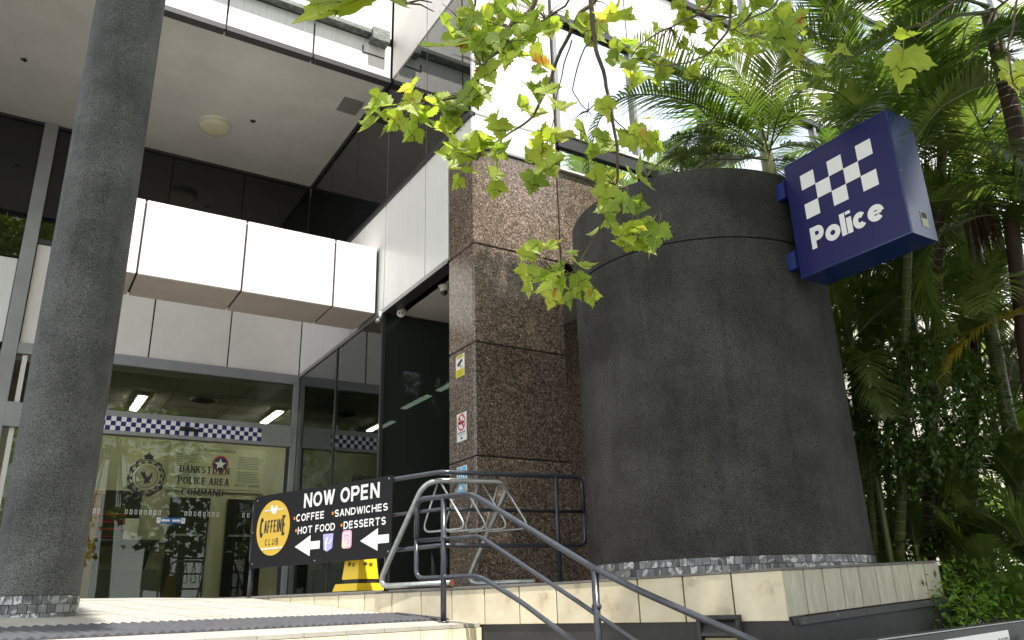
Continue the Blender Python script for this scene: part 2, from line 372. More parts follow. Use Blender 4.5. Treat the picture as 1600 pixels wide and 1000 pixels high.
BF = [(0, 3, 2, 1), (4, 5, 6, 7), (0, 1, 5, 4), (1, 2, 6, 5), (2, 3, 7, 6), (3, 0, 4, 7)]
def boxg(p, a, b, c):
    p, a, b, c = map(Vector, (p, a, b, c))
    return [p, p+a, p+a+b, p+b, p+c, p+a+c, p+a+b+c, p+b+c], BF
def boxl(lo, hi):
    lo, hi = Vector(lo), Vector(hi); d = hi-lo
    return boxg(lo, (d.x, 0, 0), (0, d.y, 0), (0, 0, d.z))
def bevelled(verts, faces, w):
    bm = bmesh.new(); vs = [bm.verts.new(v) for v in verts]
    for f in faces: bm.faces.new([vs[i] for i in f])
    bmesh.ops.recalc_face_normals(bm, faces=bm.faces)
    bmesh.ops.bevel(bm, geom=list(bm.edges), offset=w, segments=1, affect='EDGES', profile=.5)
    bm.verts.ensure_lookup_table()
    v2 = [v.co.copy() for v in bm.verts]; f2 = [[v.index for v in f.verts] for f in bm.faces]
    for i, v in enumerate(bm.verts): v.index = i
    f2 = [tuple(v.index for v in f.verts) for f in bm.faces]
    bm.free(); return v2, f2
def box(name, lo, hi, mat, parent=None, bev=0):
    v, f = boxl(lo, hi)
    if bev: v, f = bevelled(v, f, bev)
    return obj(name, v, f, mat, parent)
def obox(name, p, a, b, c, mat, parent=None, bev=0):
    v, f = boxg(p, a, b, c)
    if bev: v, f = bevelled(v, f, bev)
    return obj(name, v, f, mat, parent)

def fillet(pts, rad, seg=6):
    pts = [Vector(p) for p in pts]; out = [pts[0]]
    for i in range(1, len(pts)-1):
        p0, p1, p2 = pts[i-1], pts[i], pts[i+1]
        d0 = (p0-p1); d2 = (p2-p1); r = min(rad, d0.length*.49, d2.length*.49)
        a = p1+d0.normalized()*r; b = p1+d2.normalized()*r
        for k in range(seg+1):
            t = k/seg; out.append((1-t)**2*a+2*t*(1-t)*p1+t*t*b)
    out.append(pts[-1]); return out

def tubeg(pts, rad, sides=10, cap=True):
    pts = [Vector(p) for p in pts]; n = len(pts)
    rr = rad if isinstance(rad, (list, tuple)) else [rad]*n
    T = [((pts[min(i+1, n-1)]-pts[max(i-1, 0)]).normalized()) for i in range(n)]
    up = Vector((0, 0, 1)) if abs(T[0].z) < .9 else Vector((1, 0, 0))
    N = (up-T[0]*up.dot(T[0])).normalized(); vs = []; fs = []
    for i in range(n):
        N = (N-T[i]*N.dot(T[i])).normalized(); B = T[i].cross(N)
        for k in range(sides):
            a = 2*PI*k/sides; vs.append(pts[i]+(N*math.cos(a)+B*math.sin(a))*rr[i])
    for i in range(n-1):
        for k in range(sides):
            k2 = (k+1) % sides; fs.append((i*sides+k, i*sides+k2, (i+1)*sides+k2, (i+1)*sides+k))
    if cap: fs.append(tuple(range(sides))[::-1]); fs.append(tuple((n-1)*sides+k for k in range(sides)))
    return vs, fs
def tube(name, pts, rad, mat, parent=None, sides=10, corner=0):
    if corner: pts = fillet(pts, corner)
    v, f = tubeg(pts, rad, sides); return obj(name, v, f, mat, parent, True)

def lathe(prof, c, seg=32, a0=0, a1=2*PI):
    full = abs(a1-a0-2*PI) < 1e-6; m = seg if full else seg+1; vs = []; fs = []
    for (r_, z) in prof:
        for k in range(m):
            a = a0+(a1-a0)*k/seg; vs.append(Vector((c[0]+r_*math.cos(a), c[1]+r_*math.sin(a), c[2]+z)))
    for i in range(len(prof)-1):
        for k in range(seg):
            k2 = (k+1) % m; fs.append((i*m+k, i*m+k2, (i+1)*m+k2, (i+1)*m+k))
    return vs, fs

def prism(pts, n, th):
    """flat outline pts (3-D, coplanar) with thickness th along n (starting 0)"""
    n = Vector(n).normalized(); a = [Vector(p) for p in pts]; b = [p+n*th for p in a]; k = len(a)
    return a+b, [tuple(range(k))[::-1], tuple(range(k, 2*k))]+[(i, (i+1) % k, k+(i+1) % k, k+i) for i in range(k)]

class Plane:
    """flat surface for lettering: origin, reading direction u, up v, outward normal n"""
    def __init__(s, o, u, v, n): s.o, s.u, s.v, s.n = Vector(o), Vector(u).normalized(), Vector(v).normalized(), Vector(n).normalized()
    def p(s, x, y, h=0): return s.o+s.u*x+s.v*y+s.n*h
    def poly(s, name, pts, mat, parent, h=.001, th=.001):
        v, f = prism([s.p(x, y, h) for x, y in pts], s.n, th); return obj(name, v, f, mat, parent)
    def disc(s, name, cx, cy, rx, ry, mat, parent, h=.001, th=.001, seg=40):
        return s.poly(name, [(cx+rx*math.cos(2*PI*k/seg), cy+ry*math.sin(2*PI*k/seg)) for k in range(seg)], mat, parent, h, th)
    def ring(s, name, cx, cy, rx, ry, w, mat, parent, h=.001, seg=40, wob=0):
        b = MB()
        for k in range(seg):
            q = []
            for kk in (k, (k+1) % seg):
                a = 2*PI*kk/seg; c_, s_ = math.cos(a), math.sin(a); ww = wob*math.sin(kk*PI/2)
                q.append((s.p(cx+(rx+ww)*c_, cy+(ry+ww)*s_, h), s.p(cx+(rx-w)*c_, cy+(ry-w)*s_, h)))
            b.add([q[0][0], q[1][0], q[1][1], q[0][1]], [(0, 1, 2, 3)])
        return b.build(name, mat, parent, fix=False)
    def text(s, name, body, x0, y0, x1, y1, mat, parent, h=.001, bold=0, slant=0, th=.0015, space=1):
        c = bpy.data.curves.new('tmp', 'FONT'); c.body = body; c.size = 1; c.offset = bold; c.extrude = 0; c.shear = slant; c.resolution_u = 3
        c.space_character = space
        o = bpy.data.objects.new('tmp', c); COL.objects.link(o)
        me = bpy.data.meshes.new_from_object(o.evaluated_get(bpy.context.evaluated_depsgraph_get()))
        bpy.data.objects.remove(o); bpy.data.curves.remove(c)
        xs = [v.co.x for v in me.vertices]; ys = [v.co.y for v in me.vertices]
        ax, bx, ay, by = min(xs), max(xs), min(ys), max(ys)
        vs = [s.p(x0+(v.co.x-ax)/(bx-ax)*(x1-x0), y0+(v.co.y-ay)/(by-ay)*(y1-y0), h+th) for v in me.vertices]
        fs = [tuple(p.vertices) for p in me.polygons]
        bpy.data.meshes.remove(me)
        return obj(name, vs, fs, mat, parent, fix=False)

# ---- stroke lettering: each glyph is a set of centre lines in a unit box (0..1 x 0..1), drawn with a broad or thin pen
def _arc(cx, cy, rx, ry, a0, a1, n=10):
    return [(cx+rx*math.cos(math.radians(a0+(a1-a0)*k/n)), cy+ry*math.sin(math.radians(a0+(a1-a0)*k/n))) for k in range(n+1)]
GL = {  # width, strokes (kind v = stem, h = hair/cross stroke)
 'A': (.86, [('v', [(1, 0), (.5, 1)]), ('h', [(0, 0), (.5, 1)]), ('h', [(.2, .3), (.8, .3)])]),
 'B': (.85, [('v', [(0, 0), (0, 1)]), ('v', [(0, 1), (.55, 1)]+_arc(.6, .76, .32, .24, 90, -90)+[(0, .52)]), ('v', [(.55, .52)]+_arc(.62, .26, .38, .26, 90, -90)+[(0, 0)])]),
 'C': (.9, [('v', _arc(.5, .5, .5, .5, 42, 318, 20))]),
 'D': (.9, [('v', [(0, 0), (0, 1)]), ('v', [(0, 1), (.4, 1)]+_arc(.45, .5, .55, .5, 90, -90, 14)+[(0, 0)])]),
 'E': (.78, [('v', [(0, 0), (0, 1)]), ('h', [(0, 1), (1, 1)]), ('h', [(0, .52), (.9, .52)]), ('h', [(0, 0), (1, 0)])]),
 'F': (.74, [('v', [(0, 0), (0, 1)]), ('h', [(0, 1), (1, 1)]), ('h', [(0, .5), (.85, .5)])]),
 'H': (.86, [('v', [(0, 0), (0, 1)]), ('v', [(1, 0), (1, 1)]), ('h', [(0, .52), (1, .52)])]),
 'I': (.0, [('v', [(0, 0), (0, 1)])]),
 'K': (.9, [('v', [(0, 0), (0, 1)]), ('h', [(1, 1), (.02, .38)]), ('v', [(.3, .56), (1, 0)])]),
 'L': (.74, [('v', [(0, 0), (0, 1)]), ('h', [(0, 0), (1, 0)])]),
 'M': (1.1, [('h', [(0, 0), (0, 1)]), ('v', [(0, 1), (.5, .1)]), ('h', [(.5, .1), (1, 1)]), ('v', [(1, 1), (1, 0)])]),
 'N': (.88, [('h', [(0, 0), (0, 1)]), ('v', [(0, 1), (1, 0)]), ('h', [(1, 0), (1, 1)])]),
 'O': (.98, [('v', _arc(.5, .5, .5, .5, 0, 360, 26))]),
 'P': (.82, [('v', [(0, 0), (0, 1)]), ('v', [(0, 1), (.55, 1)]+_arc(.6, .72, .4, .28, 90, -90)+[(0, .44)])]),
 'R': (.88, [('v', [(0, 0), (0, 1)]), ('v', [(0, 1), (.55, 1)]+_arc(.58, .74, .38, .26, 90, -90)+[(0, .48)]), ('v', [(.5, .48), (1, 0)])]),
 'S': (.82, [('v', _arc(.5, .75, .46, .25, 25, 270, 14)[:-1]+_arc(.5, .25, .48, .25, 90, -155, 14))]),
 'T': (1.05, [('v', [(.5, 0), (.5, 1)]), ('h', [(0, 1), (1, 1)])]),
 'U': (.86, [('v', [(0, 1), (0, .4)]+_arc(.5, .4, .5, .4, 180, 360, 14)+[(1, 1)])]),
 'V': (.9, [('v', [(0, 1), (.5, 0)]), ('h', [(.5, 0), (1, 1)])]),
 'W': (1.3, [('v', [(0, 1), (.26, 0)]), ('h', [(.26, 0), (.5, 1)]), ('v', [(.5, 1), (.74, 0)]), ('h', [(.74, 0), (1, 1)])]),
 'o': (.92, [('v', _arc(.5, .36, .5, .36, 0, 360, 24))]),
 'l': (.0, [('v', [(0, 0), (0, 1)])]),
 'i': (.0, [('v', [(0, 0), (0, .72)]), ('v', [(0, .86), (0, 1)])]),
 'c': (.74, [('v', _arc(.5, .36, .5, .36, 40, 320, 20))]),
 'e': (.92, [('h', [(.02, .36), (1, .36)]), ('v', _arc(.5, .36, .5, .36, 0, 318, 20))]),
}
def pen(s, name, body, x0, y0, x1, y1, mat, parent, h=.001, wt=.19, thin=None, gap=.13, serif=0, th=.0008):
    """draw body with stroke glyphs so that it fills the box x0..x1, y0..y1; wt = stem width as a share of the cap height"""
    thin = wt if thin is None else thin
    adv = 0; place_ = []
    for ch in body:
        if ch == ' ': adv += .42; continue
        w = GL[ch][0]*.72
        place_.append((ch, adv, w)); adv += w+wt+gap+(serif*1.4 if serif else 0)
    tot = adv-gap-(serif*1.4 if serif else 0)
    Hh = y1-y0; ns = len(place_)
    sx = ((x1-x0)-ns*wt*Hh)/(tot-ns*wt)          # stems keep their width, the rest stretches or narrows
    if sx < .2*Hh: sx = .2*Hh
    out = []
    for li, (ch, a, w) in enumerate(place_):
        mb = MB(); k = 0
        for kind, pl in GL[ch][1]:
            wd = wt if kind == 'v' else thin
            low = ch in 'oce'
            hx = wt*.5
            P2 = []
            for (px, py) in pl:
                yy = py*(1-wt)+wt/2 if (len(pl) > 3 or kind == 'h') else py
                if kind == 'v' and len(pl) > 3 and low: yy = py/.72*(.72-wt)+wt/2
                if ch == 'e' and len(pl) == 2: yy = .36
                if kind == 'h' and len(pl) == 2 and pl[0][1] != pl[1][1]: yy = py
                P2.append(((a-li*wt)*sx+li*wt*Hh+hx*Hh+px*w*sx, yy*Hh))
            n = len(P2); hw = wd*Hh/2; L_, R_ = [], []
            closed = math.hypot(P2[0][0]-P2[-1][0], P2[0][1]-P2[-1][1]) < 1e-4
            for i in range(n):
                def seg(i, j): 
                    d = Vector((P2[j][0]-P2[i][0], P2[j][1]-P2[i][1])); return d.normalized()
                if closed and i in (0, n-1): d1, d2 = seg(n-2, n-1), seg(0, 1)
                else: d1 = seg(max(i-1, 0), max(i, 1)); d2 = seg(min(i, n-2), min(i+1, n-1))
                t = (d1+d2).normalized(); m = Vector((-t.y, t.x)); c = max(.5, m.dot(Vector((-d1.y, d1.x))))
                hh = hw/c
                if serif and len(pl) > 3: hh = hw*(.35+.65*abs(t.y))
                if n == 2 and d1.x and d1.y: hh = hw/max(.6, abs(d1.y))   # slanted stem: cut level with the box
                if n == 2 and d1.x and d1.y: m = Vector((-1 if d1.y > 0 else 1, 0))
                L_.append((P2[i][0]+m.x*hh, P2[i][1]+m.y*hh)); R_.append((P2[i][0]-m.x*hh, P2[i][1]-m.y*hh))
            hz = h+.00012*k; k += 1
            for i in range(n-1):
                mb.add([s.p(x0+q[0], y0+q[1], hz+th) for q in (L_[i], L_[i+1], R_[i+1], R_[i])], [(0, 1, 2, 3)])
            if serif and (n == 2):
                for (qx, qy), (ox, oy) in ((P2[0], pl[0]), (P2[1], pl[1])):
                    if kind == 'v' or pl[0][0] == pl[1][0] or (pl[0][1] != pl[1][1]):
                        if oy in (0, 1):
                            yq = qy if oy == 0 else qy-thin*Hh*.9
                            sw = serif*Hh+hw; mb.add([s.p(x0+qx+ex, y0+yq+ey, hz+th+.00005) for ex, ey in ((-sw, 0), (sw, 0), (sw, thin*Hh*.9), (-sw, thin*Hh*.9))], [(0, 1, 2, 3)])
        # overlapping strokes of one letter form one object
        o = mb.build(name, mat, parent, fix=False); out.append(o)
    return out
Plane.pen = pen

# main dimensions (metres, z = 0 at eye height)
XR, YF, YD, YG, YS = 4.31, 7.69, 14.5, 10.46, 10.40
ZB, ZP, ZG, ZC = .24, 4.15, 5.97, 8.19
GX = [XR-1.32*k for k in range(0, 9)]

# ================================================================== SETTING
gnd = obj('ground', [(-60, -60, -1.62), (90, -60, -1.62), (90, 60, -1.62), (-60, 60, -1.62)], [(0, 1, 2, 3)], M['asphalt']); struct(gnd)
pv = obj('pavement', [(-12, -3, -1.606), (24, -3, -1.606), (24, 7.6, -1.606), (-12, 7.6, -1.606)], [(0, 1, 2, 3)], M['paving']); struct(pv)

K0 = Vector((2.71, 9.75)); KD = Vector((0.35791, -0.93376)); KN = Vector((-0.93376, -0.35791))
def K(s, off=0, z=0):
    p = K0+KD*s+KN*off; return Vector((p.x, p.y, z))
SEDGE, SFLAT = 3.15, -.35
def rz(s):
    return .15-.0878*(s-SFLAT) if s > SFLAT else min(.24, .15+.028*(SFLAT-s))

# sloping ramp body with floor tiles, terrace beside it
rb = MB()
S_ = [SEDGE-.02, SFLAT, -5.6]
rampv = []
for s in S_:
    for w in (-0.0, 9.5): rampv.append(K(s, w, rz(s)-.035))
for s in S_:
    for w in (-0.0, 9.5): rampv.append(K(s, w, -1.6))
rb.add(rampv, [(0, 1, 3, 2), (2, 3, 5, 4), (6, 8, 9, 7), (8, 10, 11, 9), (0, 6, 7, 1), (4, 5, 11, 10), (0, 2, 8, 6), (2, 4, 10, 8), (1, 7, 9, 3), (3, 9, 11, 5)])
ramp_o = rb.build('ramp', M['grout']); struct(ramp_o)
T = .4
tl = {}
def slab(name, s0, s1, w0, w1, mat, parent, gap=.004, th=.03, lift=0):
    v = []
    for dz in (-th, 0):
        for (s, w) in ((s0+gap, w0+gap), (s1-gap, w0+gap), (s1-gap, w1-gap), (s0+gap, w1-gap)):
            v.append(K(s, w, rz(s)+dz+lift))
    return obj(name, v, BF, mat, parent)
for j in range(16):
    w0, w1 = j*T, (j+1)*T
    s = SEDGE-.38
    # rows behind the ribbed strip
    row = 2.1
    for i in range(12):
        s1 = row-i*T; s0 = s1-T
        ctr = K(s0, w0)
        if ctr.y > 14.45: continue
        if s0 < SFLAT < s1: s0 = SFLAT; 
        elif s1 <= SFLAT+.01 and abs(s1-SFLAT) < T: s1 = SFLAT if abs(s1-SFLAT) < T and s1 > SFLAT-.39 else s1
        if s1-s0 < .08: continue
        slab('floor_tile', s0, s1, w0, w1, M['ramptile'], ramp_o, .007)
    slab('nosing_tile', 2.78, SEDGE, w0, w1, M['ramptile'], ramp_o, .003)
# ribbed strip: corrugated pieces, ribs run up the slope
for j in range(22):
    w0 = j*.3; b = MB(); nr_ = 4
    for q in range(nr_*4):
        wa, wb = w0+.003+(.294)*q/(nr_*4), w0+.003+.294*(q+1)/(nr_*4)
        ha, hb = .002+.010*(1-math.cos(2*PI*q/4)), .002+.010*(1-math.cos(2*PI*(q+1)/4))
        b.add([K(2.1, wa, rz(2.1)+ha), K(2.1, wb, rz(2.1)+hb), K(2.775, wb, rz(2.775)+hb), K(2.775, wa, rz(2.775)+ha)], [(0, 1, 2, 3)])
        b.add([K(2.775, wa, rz(2.775)+ha), K(2.775, wb, rz(2.775)+hb), K(2.775, wb, rz(2.775)-.03), K(2.775, wa, rz(2.775)-.03)], [(0, 1, 2, 3)])
        b.add([K(2.1, wa, rz(2.1)+ha), K(2.1, wb, rz(2.1)+hb), K(2.1, wb, rz(2.1)-.03), K(2.1, wa, rz(2.1)-.03)], [(0, 1, 2, 3)])
    b.build('tactile_mat', M['tactile'], ramp_o, fix=False)
# stairs going down from the near edge, with tiled risers
st = MB()
st.add(*boxg(K(SEDGE, -.0, -1.6), KD*.001 if False else (KD.x*2.9, KD.y*2.9, 0), (KN.x*5, KN.y*5, 0), (0, 0, .002)))
for i in range(9):
    zt = rz(SEDGE)-.165*(i+1)-.03
    if zt < -1.6: break
    st.add(*boxg(K(SEDGE+.3*i, 0, -1.6), (KD.x*.3, KD.y*.3, 0), (KN.x*5, KN.y*5, 0), (0, 0, zt+1.6)))
stairs = st.build('stairs', M['grout']); struct(stairs)
for i in range(8):
    z1 = rz(SEDGE)-.165*i-.032; z0 = z1-.165+.0
    if z0 < -1.6: break
    for j in range(12):
        obox('riser_tile', K(SEDGE+.3*i+.002, j*T+.003+(.2 if i % 2 else 0), z0+.002), (KD.x*.012, KD.y*.012, 0), (KN.x*.394, KN.y*.394, 0), (0, 0, z1-z0-.004), M['kerbtile'], stairs)
        if i: obox('tread_tile', K(SEDGE+.3*(i-1)+.016, j*T+.003, z1), (KD.x*.297, KD.y*.297, 0), (KN.x*.394, KN.y*.394, 0), (0, 0, .028), M['ramptile'], stairs)

def kz(s): return .15 if s < 3.2 else .15+(s-3.2)*.0135
C1 = K(6.0, 0); E1 = Vector((7.3, 4.45, 0))
terr = MB()
tp = [K(-.6, -.06), K(6.0, -.06), Vector((7.3, 4.75, 0)), Vector((7.7, 7.6, 0)), Vector((9.6, 10.4, 0)), Vector((4.31, 10.4, 0)), Vector((4.25, 14.45, 0)), K(-5.1, -.06)]
v = [Vector((p.x, p.y, -1.6)) for p in tp]+[Vector((p.x, p.y, .17)) for p in tp]; n_ = len(tp)
terr.add(v, [tuple(range(n_, 2*n_))]+[(i, (i+1) % n_, n_+(i+1) % n_, n_+i) for i in range(n_)])
terrace = terr.build('terrace', M['paving']); struct(terrace)

# kerb wall : cream upright tiles, thin coping, dark painted wall below
kw = thing('kerb_wall', 'low wall faced with upright cream stone tiles along the ramp and stairs', 'wall', tuple(K(3, 0, -1.6)))
for i in range(-1, 15):
    s0, s1 = i*.4, (i+1)*.4
    t0, t1 = kz(s0)-.012, kz(s1)-.012
    b0 = -.168 if s1 <= 3.3 or True else 0
    v = [K(s0+.006, 0, b0), K(s1-.006, 0, b0), K(s1-.006, -.028, b0), K(s0+.006, -.028, b0), K(s0+.006, 0, t0), K(s1-.006, 0, t1), K(s1-.006, -.028, t1), K(s0+.006, -.028, t0)]
    if rz(s1) > t1+.005: continue
    vv, ff = bevelled(v, BF, .003); obj('stone_tile', vv, ff, M['kerbtile'], kw)
b = MB(); b.add([K(-1, -.02, -.2), K(6, -.02, -.2), K(6, -.10, -.2), K(-1, -.10, -.2), K(-1, -.02, .137), K(6, -.02, .172), K(6, -.10, .172), K(-1, -.10, .137)], BF)
b.build('tile_backing', M['grout'], kw)
for i in range(-2, 10):
    s0, s1 = i*.62, min((i+1)*.62, 6.0)
    v = [K(s0+.002, .008, kz(s0)-.010), K(s1-.002, .008, kz(s1)-.010), K(s1-.002, -.12, kz(s1)-.010), K(s0+.002, -.12, kz(s0)-.010), K(s0+.002, .008, kz(s0)+.006), K(s1-.002, .008, kz(s1)+.006), K(s1-.002, -.12, kz(s1)+.006), K(s0+.002, -.12, kz(s0)+.006)]
    if s0 > -1: obj('coping_slab', v, BF, M['coping'], kw)
obox('rendered_base', K(SEDGE+.01, -.012, -1.6), (KD.x*(6.0-SEDGE), KD.y*(6.0-SEDGE), 0), (-KN.x*.12, -KN.y*.12, 0), (0, 0, 1.43), M['paint_dark'], kw)

# kerb return: from the corner towards the palms, slightly curved
kr = thing('kerb_wall_return', 'weathered, shade-toned cream tiled end of the low wall curving away under the palms', 'wall', (6.1, 4.3, -1.6))
def RT(t, off=0, z=0):
    a, c = Vector((C1.x, C1.y)), Vector((E1.x, E1.y)); d = (c-a); n2 = Vector((d.y, -d.x)).normalized()
    bow = -.025*math.sin(PI*t)
    p = a+d*t+n2*(off+bow); return Vector((p.x, p.y, z))
ztop = lambda t: .187+(.262-.187)*t
zbot = lambda t: -.142+(-.045+.142)*t
for i in range(9):
    t0, t1 = i/9+.0025, (i+1)/9-.0025
    v = [RT(t0, 0, zbot(t0)), RT(t1, 0, zbot(t1)), RT(t1, -.03, zbot(t1)), RT(t0, -.03, zbot(t0)), RT(t0, 0, ztop(t0)-.012), RT(t1, 0, ztop(t1)-.012), RT(t1, -.03, ztop(t1)-.012), RT(t0, -.03, ztop(t0)-.012)]
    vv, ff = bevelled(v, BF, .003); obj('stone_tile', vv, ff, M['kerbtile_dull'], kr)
for i in range(4):
    t0, t1 = i/4+.001, (i+1)/4-.001
    v = [RT(t0, .01, ztop(t0)-.010), RT(t1, .01, ztop(t1)-.010), RT(t1, -.14, ztop(t1)-.010), RT(t0, -.14, ztop(t0)-.010), RT(t0, .01, ztop(t0)+.006), RT(t1, .01, ztop(t1)+.006), RT(t1, -.14, ztop(t1)+.006), RT(t0, -.14, ztop(t0)+.006)]
    obj('coping_slab', v, BF, M['coping'], kr)
b = MB()
for i in range(9):
    t0, t1 = i/9, (i+1)/9
    b.add([RT(t0, -.03, -1.6), RT(t1, -.03, -1.6), RT(t1, -.2, -1.6), RT(t0, -.2, -1.6), RT(t0, -.03, ztop(t0)-.02), RT(t1, -.03, ztop(t1)-.02), RT(t1, -.2, ztop(t1)-.02), RT(t0, -.2, ztop(t0)-.02)], BF)
b.build('wall_core', M['paint_dark'], kr)
b = MB()
for i in range(9):
    t0, t1 = i/9+(.012 if i == 0 else 0), (i+1)/9
    b.add([RT(t0, .07, zbot(t0)-.055), RT(t1, .07, zbot(t1)-.055), RT(t1, -.02, zbot(t1)-.055), RT(t0, -.02, zbot(t0)-.055), RT(t0, .055, zbot(t0)-.008), RT(t1, .055, zbot(t1)-.008), RT(t1, -.02, zbot(t1)-.008), RT(t0, -.02, zbot(t0)-.008)], BF)
b.build('metal_ledge', M['ledge'], kr)
b = MB()
for i in range(9):
    t0, t1 = i/9, (i+1)/9
    b.add([RT(t0, .045, -1.6), RT(t1, .045, -1.6), RT(t1, -.03, -1.6), RT(t0, -.03, -1.6), RT(t0, .045, zbot(t0)-.056), RT(t1, .045, zbot(t1)-.056), RT(t1, -.03, zbot(t1)-.056), RT(t0, -.03, zbot(t0)-.056)], BF)
b.build('rendered_base', M['paint_dark'], kr)

bed = obj('planting_bed', [(7.3, 4.4, -.1), (8.6, 2.5, -.9), (26, 3.0, -.9), (26, 7.65, -.1), (7.0, 7.65, .1), (7.0, 5.2, .1), (7.6, 2.2, -1.6), (26, 2.2, -1.6)], [(0, 1, 2, 3, 4, 5), (1, 6, 7, 2), (0, 6, 1)], M['soil'], fix=False); struct(bed)

# wall box (vent hood over a beige panel) below the tiles
wb = thing('wall_box', 'dark boxed frame with a beige panel below the cream tiles of the stair wall', 'wall box', tuple(K(5.35, 0, -.6)))
sA, zA = (5.31, -0.123); sB, zB = (5.648, -0.11)
zt_ = -.12
obox('frame', K(sA, -.005, zt_-.03), (KD.x*(sB-sA), KD.y*(sB-sA), 0), (KN.x*.07, KN.y*.07, 0), (0, 0, .03), M['paint_dark'], wb, .004)
for s_ in (sA, sB-.03):
    obox('frame_side', K(s_, -.005, zt_-.62), (KD.x*.03, KD.y*.03, 0), (KN.x*.068, KN.y*.068, 0), (0, 0, .588), M['paint_dark'], wb, .003)
hv = [K(sA+.032, .0, zt_-.032), K(sB-.032, .0, zt_-.032), K(sB-.032, .06, zt_-.145), K(sA+.032, .06, zt_-.145), K(sA+.032, .0, zt_-.15), K(sB-.032, .0, zt_-.15)]
obj('hood', hv, [(0, 1, 2, 3), (3, 2, 5, 4), (0, 3, 4), (1, 5, 2), (0, 4, 5, 1)], M['paint_dark'], wb)
obox('back_panel', K(sA+.032, -.004, zt_-.6), (KD.x*(sB-sA-.064), KD.y*(sB-sA-.064), 0), (KN.x*.012, KN.y*.012, 0), (0, 0, .44), M['beige'], wb)

# near sloped wall cap at bottom right with a white direction sign
wa, wb_ = Vector((3.657, 2.607, -0.22)), Vector((7.039, 3.474, -0.22))
wd = (wb_-wa).normalized(); wn_ = Vector((wd.y, -wd.x, 0)); Lw = 3.6
nw = thing('ramp_side_wall', 'dark grey painted low wall with a pale worn edge in the near corner', 'wall', (wa.x, wa.y, -1.6))
obox('wall_body', (wa.x, wa.y, -1.6), wd*Lw, -wn_*.14, (0, 0, 1.385), M['paint_dark'], nw, .006)
b = MB(); b.add(*boxg(Vector((wa.x, wa.y, -.214)), wd*Lw, wn_*.004, (0, 0, .006))); b.build('worn_edge', M['galv'], nw)
ds = thing('direction_sign', 'white board lettered BOARD ROOM with a right arrow on the near dark wall', 'sign', (wa.x, wa.y, -.6))
SP = Plane((wa.x, wa.y, -.5), wd, (0, 0, 1), wn_)
_p0 = Vector((5.406, 3.198, -0.3)); 
def su(p): return (Vector(p)-Vector((wa.x, wa.y, 0))).to_2d().dot(wd.to_2d())
vA = Vector((5.298, 3.121, -0.29)); uA = (vA-Vector((wa.x, wa.y, vA.z))).dot(wd)
uS = su((4.596, 2.715, -0.255)); uT0 = su((5.555, 3.138, -0.29)); uT1 = su((6.007, 3.199, -0.29)); uT2 = su((6.01, 3.189, -0.29))
SP.poly('board', [(uS, .05), (uS+1.3, .05), (uS+1.3, .245), (uS, .245)], M['white'], ds, .001, .006)
SP.pen('lettering', 'BOARD ROOM', uT0, .165, uT1, .203, M['ink'], ds, .0075, wt=.17)
SP.poly('arrow', [(uT2+x_, y_+.045) for x_, y_ in ((0, .132), (.06, .132), (.04, .112), (.055, .112), (.085, .14), (.055, .168), (.04, .168), (.06, .148), (0, .148))], M['ink'], ds, .0075)

# ================================================================== BUILDING
bd = thing('police_station', 'white panelled building with dark glass bands, covered entry and round light in its soffit', 'building', (2, 14.5, 0))
# --- panels helper: grid of bevelled panels in a vertical plane
def panelX(x0, x1, y, z0, z1, mat, th=.05, gap=.013, name='cladding_panel', nrm=-1):
    return box(name, (x0+gap, y if nrm < 0 else y-th, z0+gap*.5), (x1-gap, y+th if nrm < 0 else y, z1-gap*.5), mat, bd, .004)
def panelY(y0, y1, x, z0, z1, mat, th=.05, gap=.013, name='cladding_panel'):
    return box(name, (x, y0+gap, z0+gap*.5), (x+th, y1-gap, z1-gap*.5), mat, bd, .004)
# door wall, upper panels and dark glass
for k in range(6):
    a, c = GX[k+1], GX[k]
    if k >= 4: break
    if k == 3: a = -.26
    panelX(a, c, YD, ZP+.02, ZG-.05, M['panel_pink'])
    panelX(a, c, YD+.01, ZG+.03, ZC, M['darkglass'], name='glass_pane', th=.03, gap=.006)
for (a, c) in ((-1.78, -.47), (-3.1, -1.78), (-4.4, -3.1), (-5.8, -4.4)):
    panelX(a, c, YD, ZP, 5.6, M['panel'])  # white panels put in for the beam's reflection in the glazing
    panelX(a, c, YD+.01, 5.62, ZC, M['darkglass'], name='glass_pane', th=.03, gap=.006)
box('mullion', (-.47, YD-.09, .2), (-.26, YD+.05, ZC), M['aluminium'], bd, .004)
box('window_sill', (-.26, YD-.03, ZG-.05), (XR, YD+.05, ZG+.03), M['darkmetal'], bd)
box('wall_core', (-6, YD+.055, ZP-.1), (XR+.1, YD+.25, ZC+.2), M['joint'], bd)
# right wall of the court (plane X = XR)
YJ = [YF, 9.05, YG, 11.83, 13.17, YD]
for k in range(1, 5):
    a, c = YJ[k], YJ[k+1]
    if k >= 1: panelY(a, c, XR, ZP+.03, ZG-.04, M['panel'])
panelY(8.35, 9.05, XR, ZP+.03, ZG-.04, M['panel'])
panelY(YF, 8.35, XR, 5.5, ZG-.04, M['panel'])
for k in range(0, 5):
    panelY(YJ[k] if k else YF+.04, YJ[k+1], XR+.012, ZG+.035, ZC-.02, M['darkglass'], name='glass_pane', gap=.006)
for (a, c) in ((YF, 9.05), (9.05, 10.36)):
    panelY(a, c, XR, ZC, 9.6, M['panel_pink']); panelY(a, c, XR, 9.6, 11.6, M['panel'])
    panelY(a, c, XR+.012, 11.65, 13.6, M['darkglass'], name='glass_pane'); panelY(a, c, XR, 13.65, 16, M['panel'])
box('window_sill', (XR-.03, YF, ZG-.04), (XR+.05, YD-.03, ZG+.03), M['darkmetal'], bd)
box('head_trim', (XR-.02, YF+.66, ZP-.03), (XR+.05, YD, ZP+.03), M['aluminium'], bd)
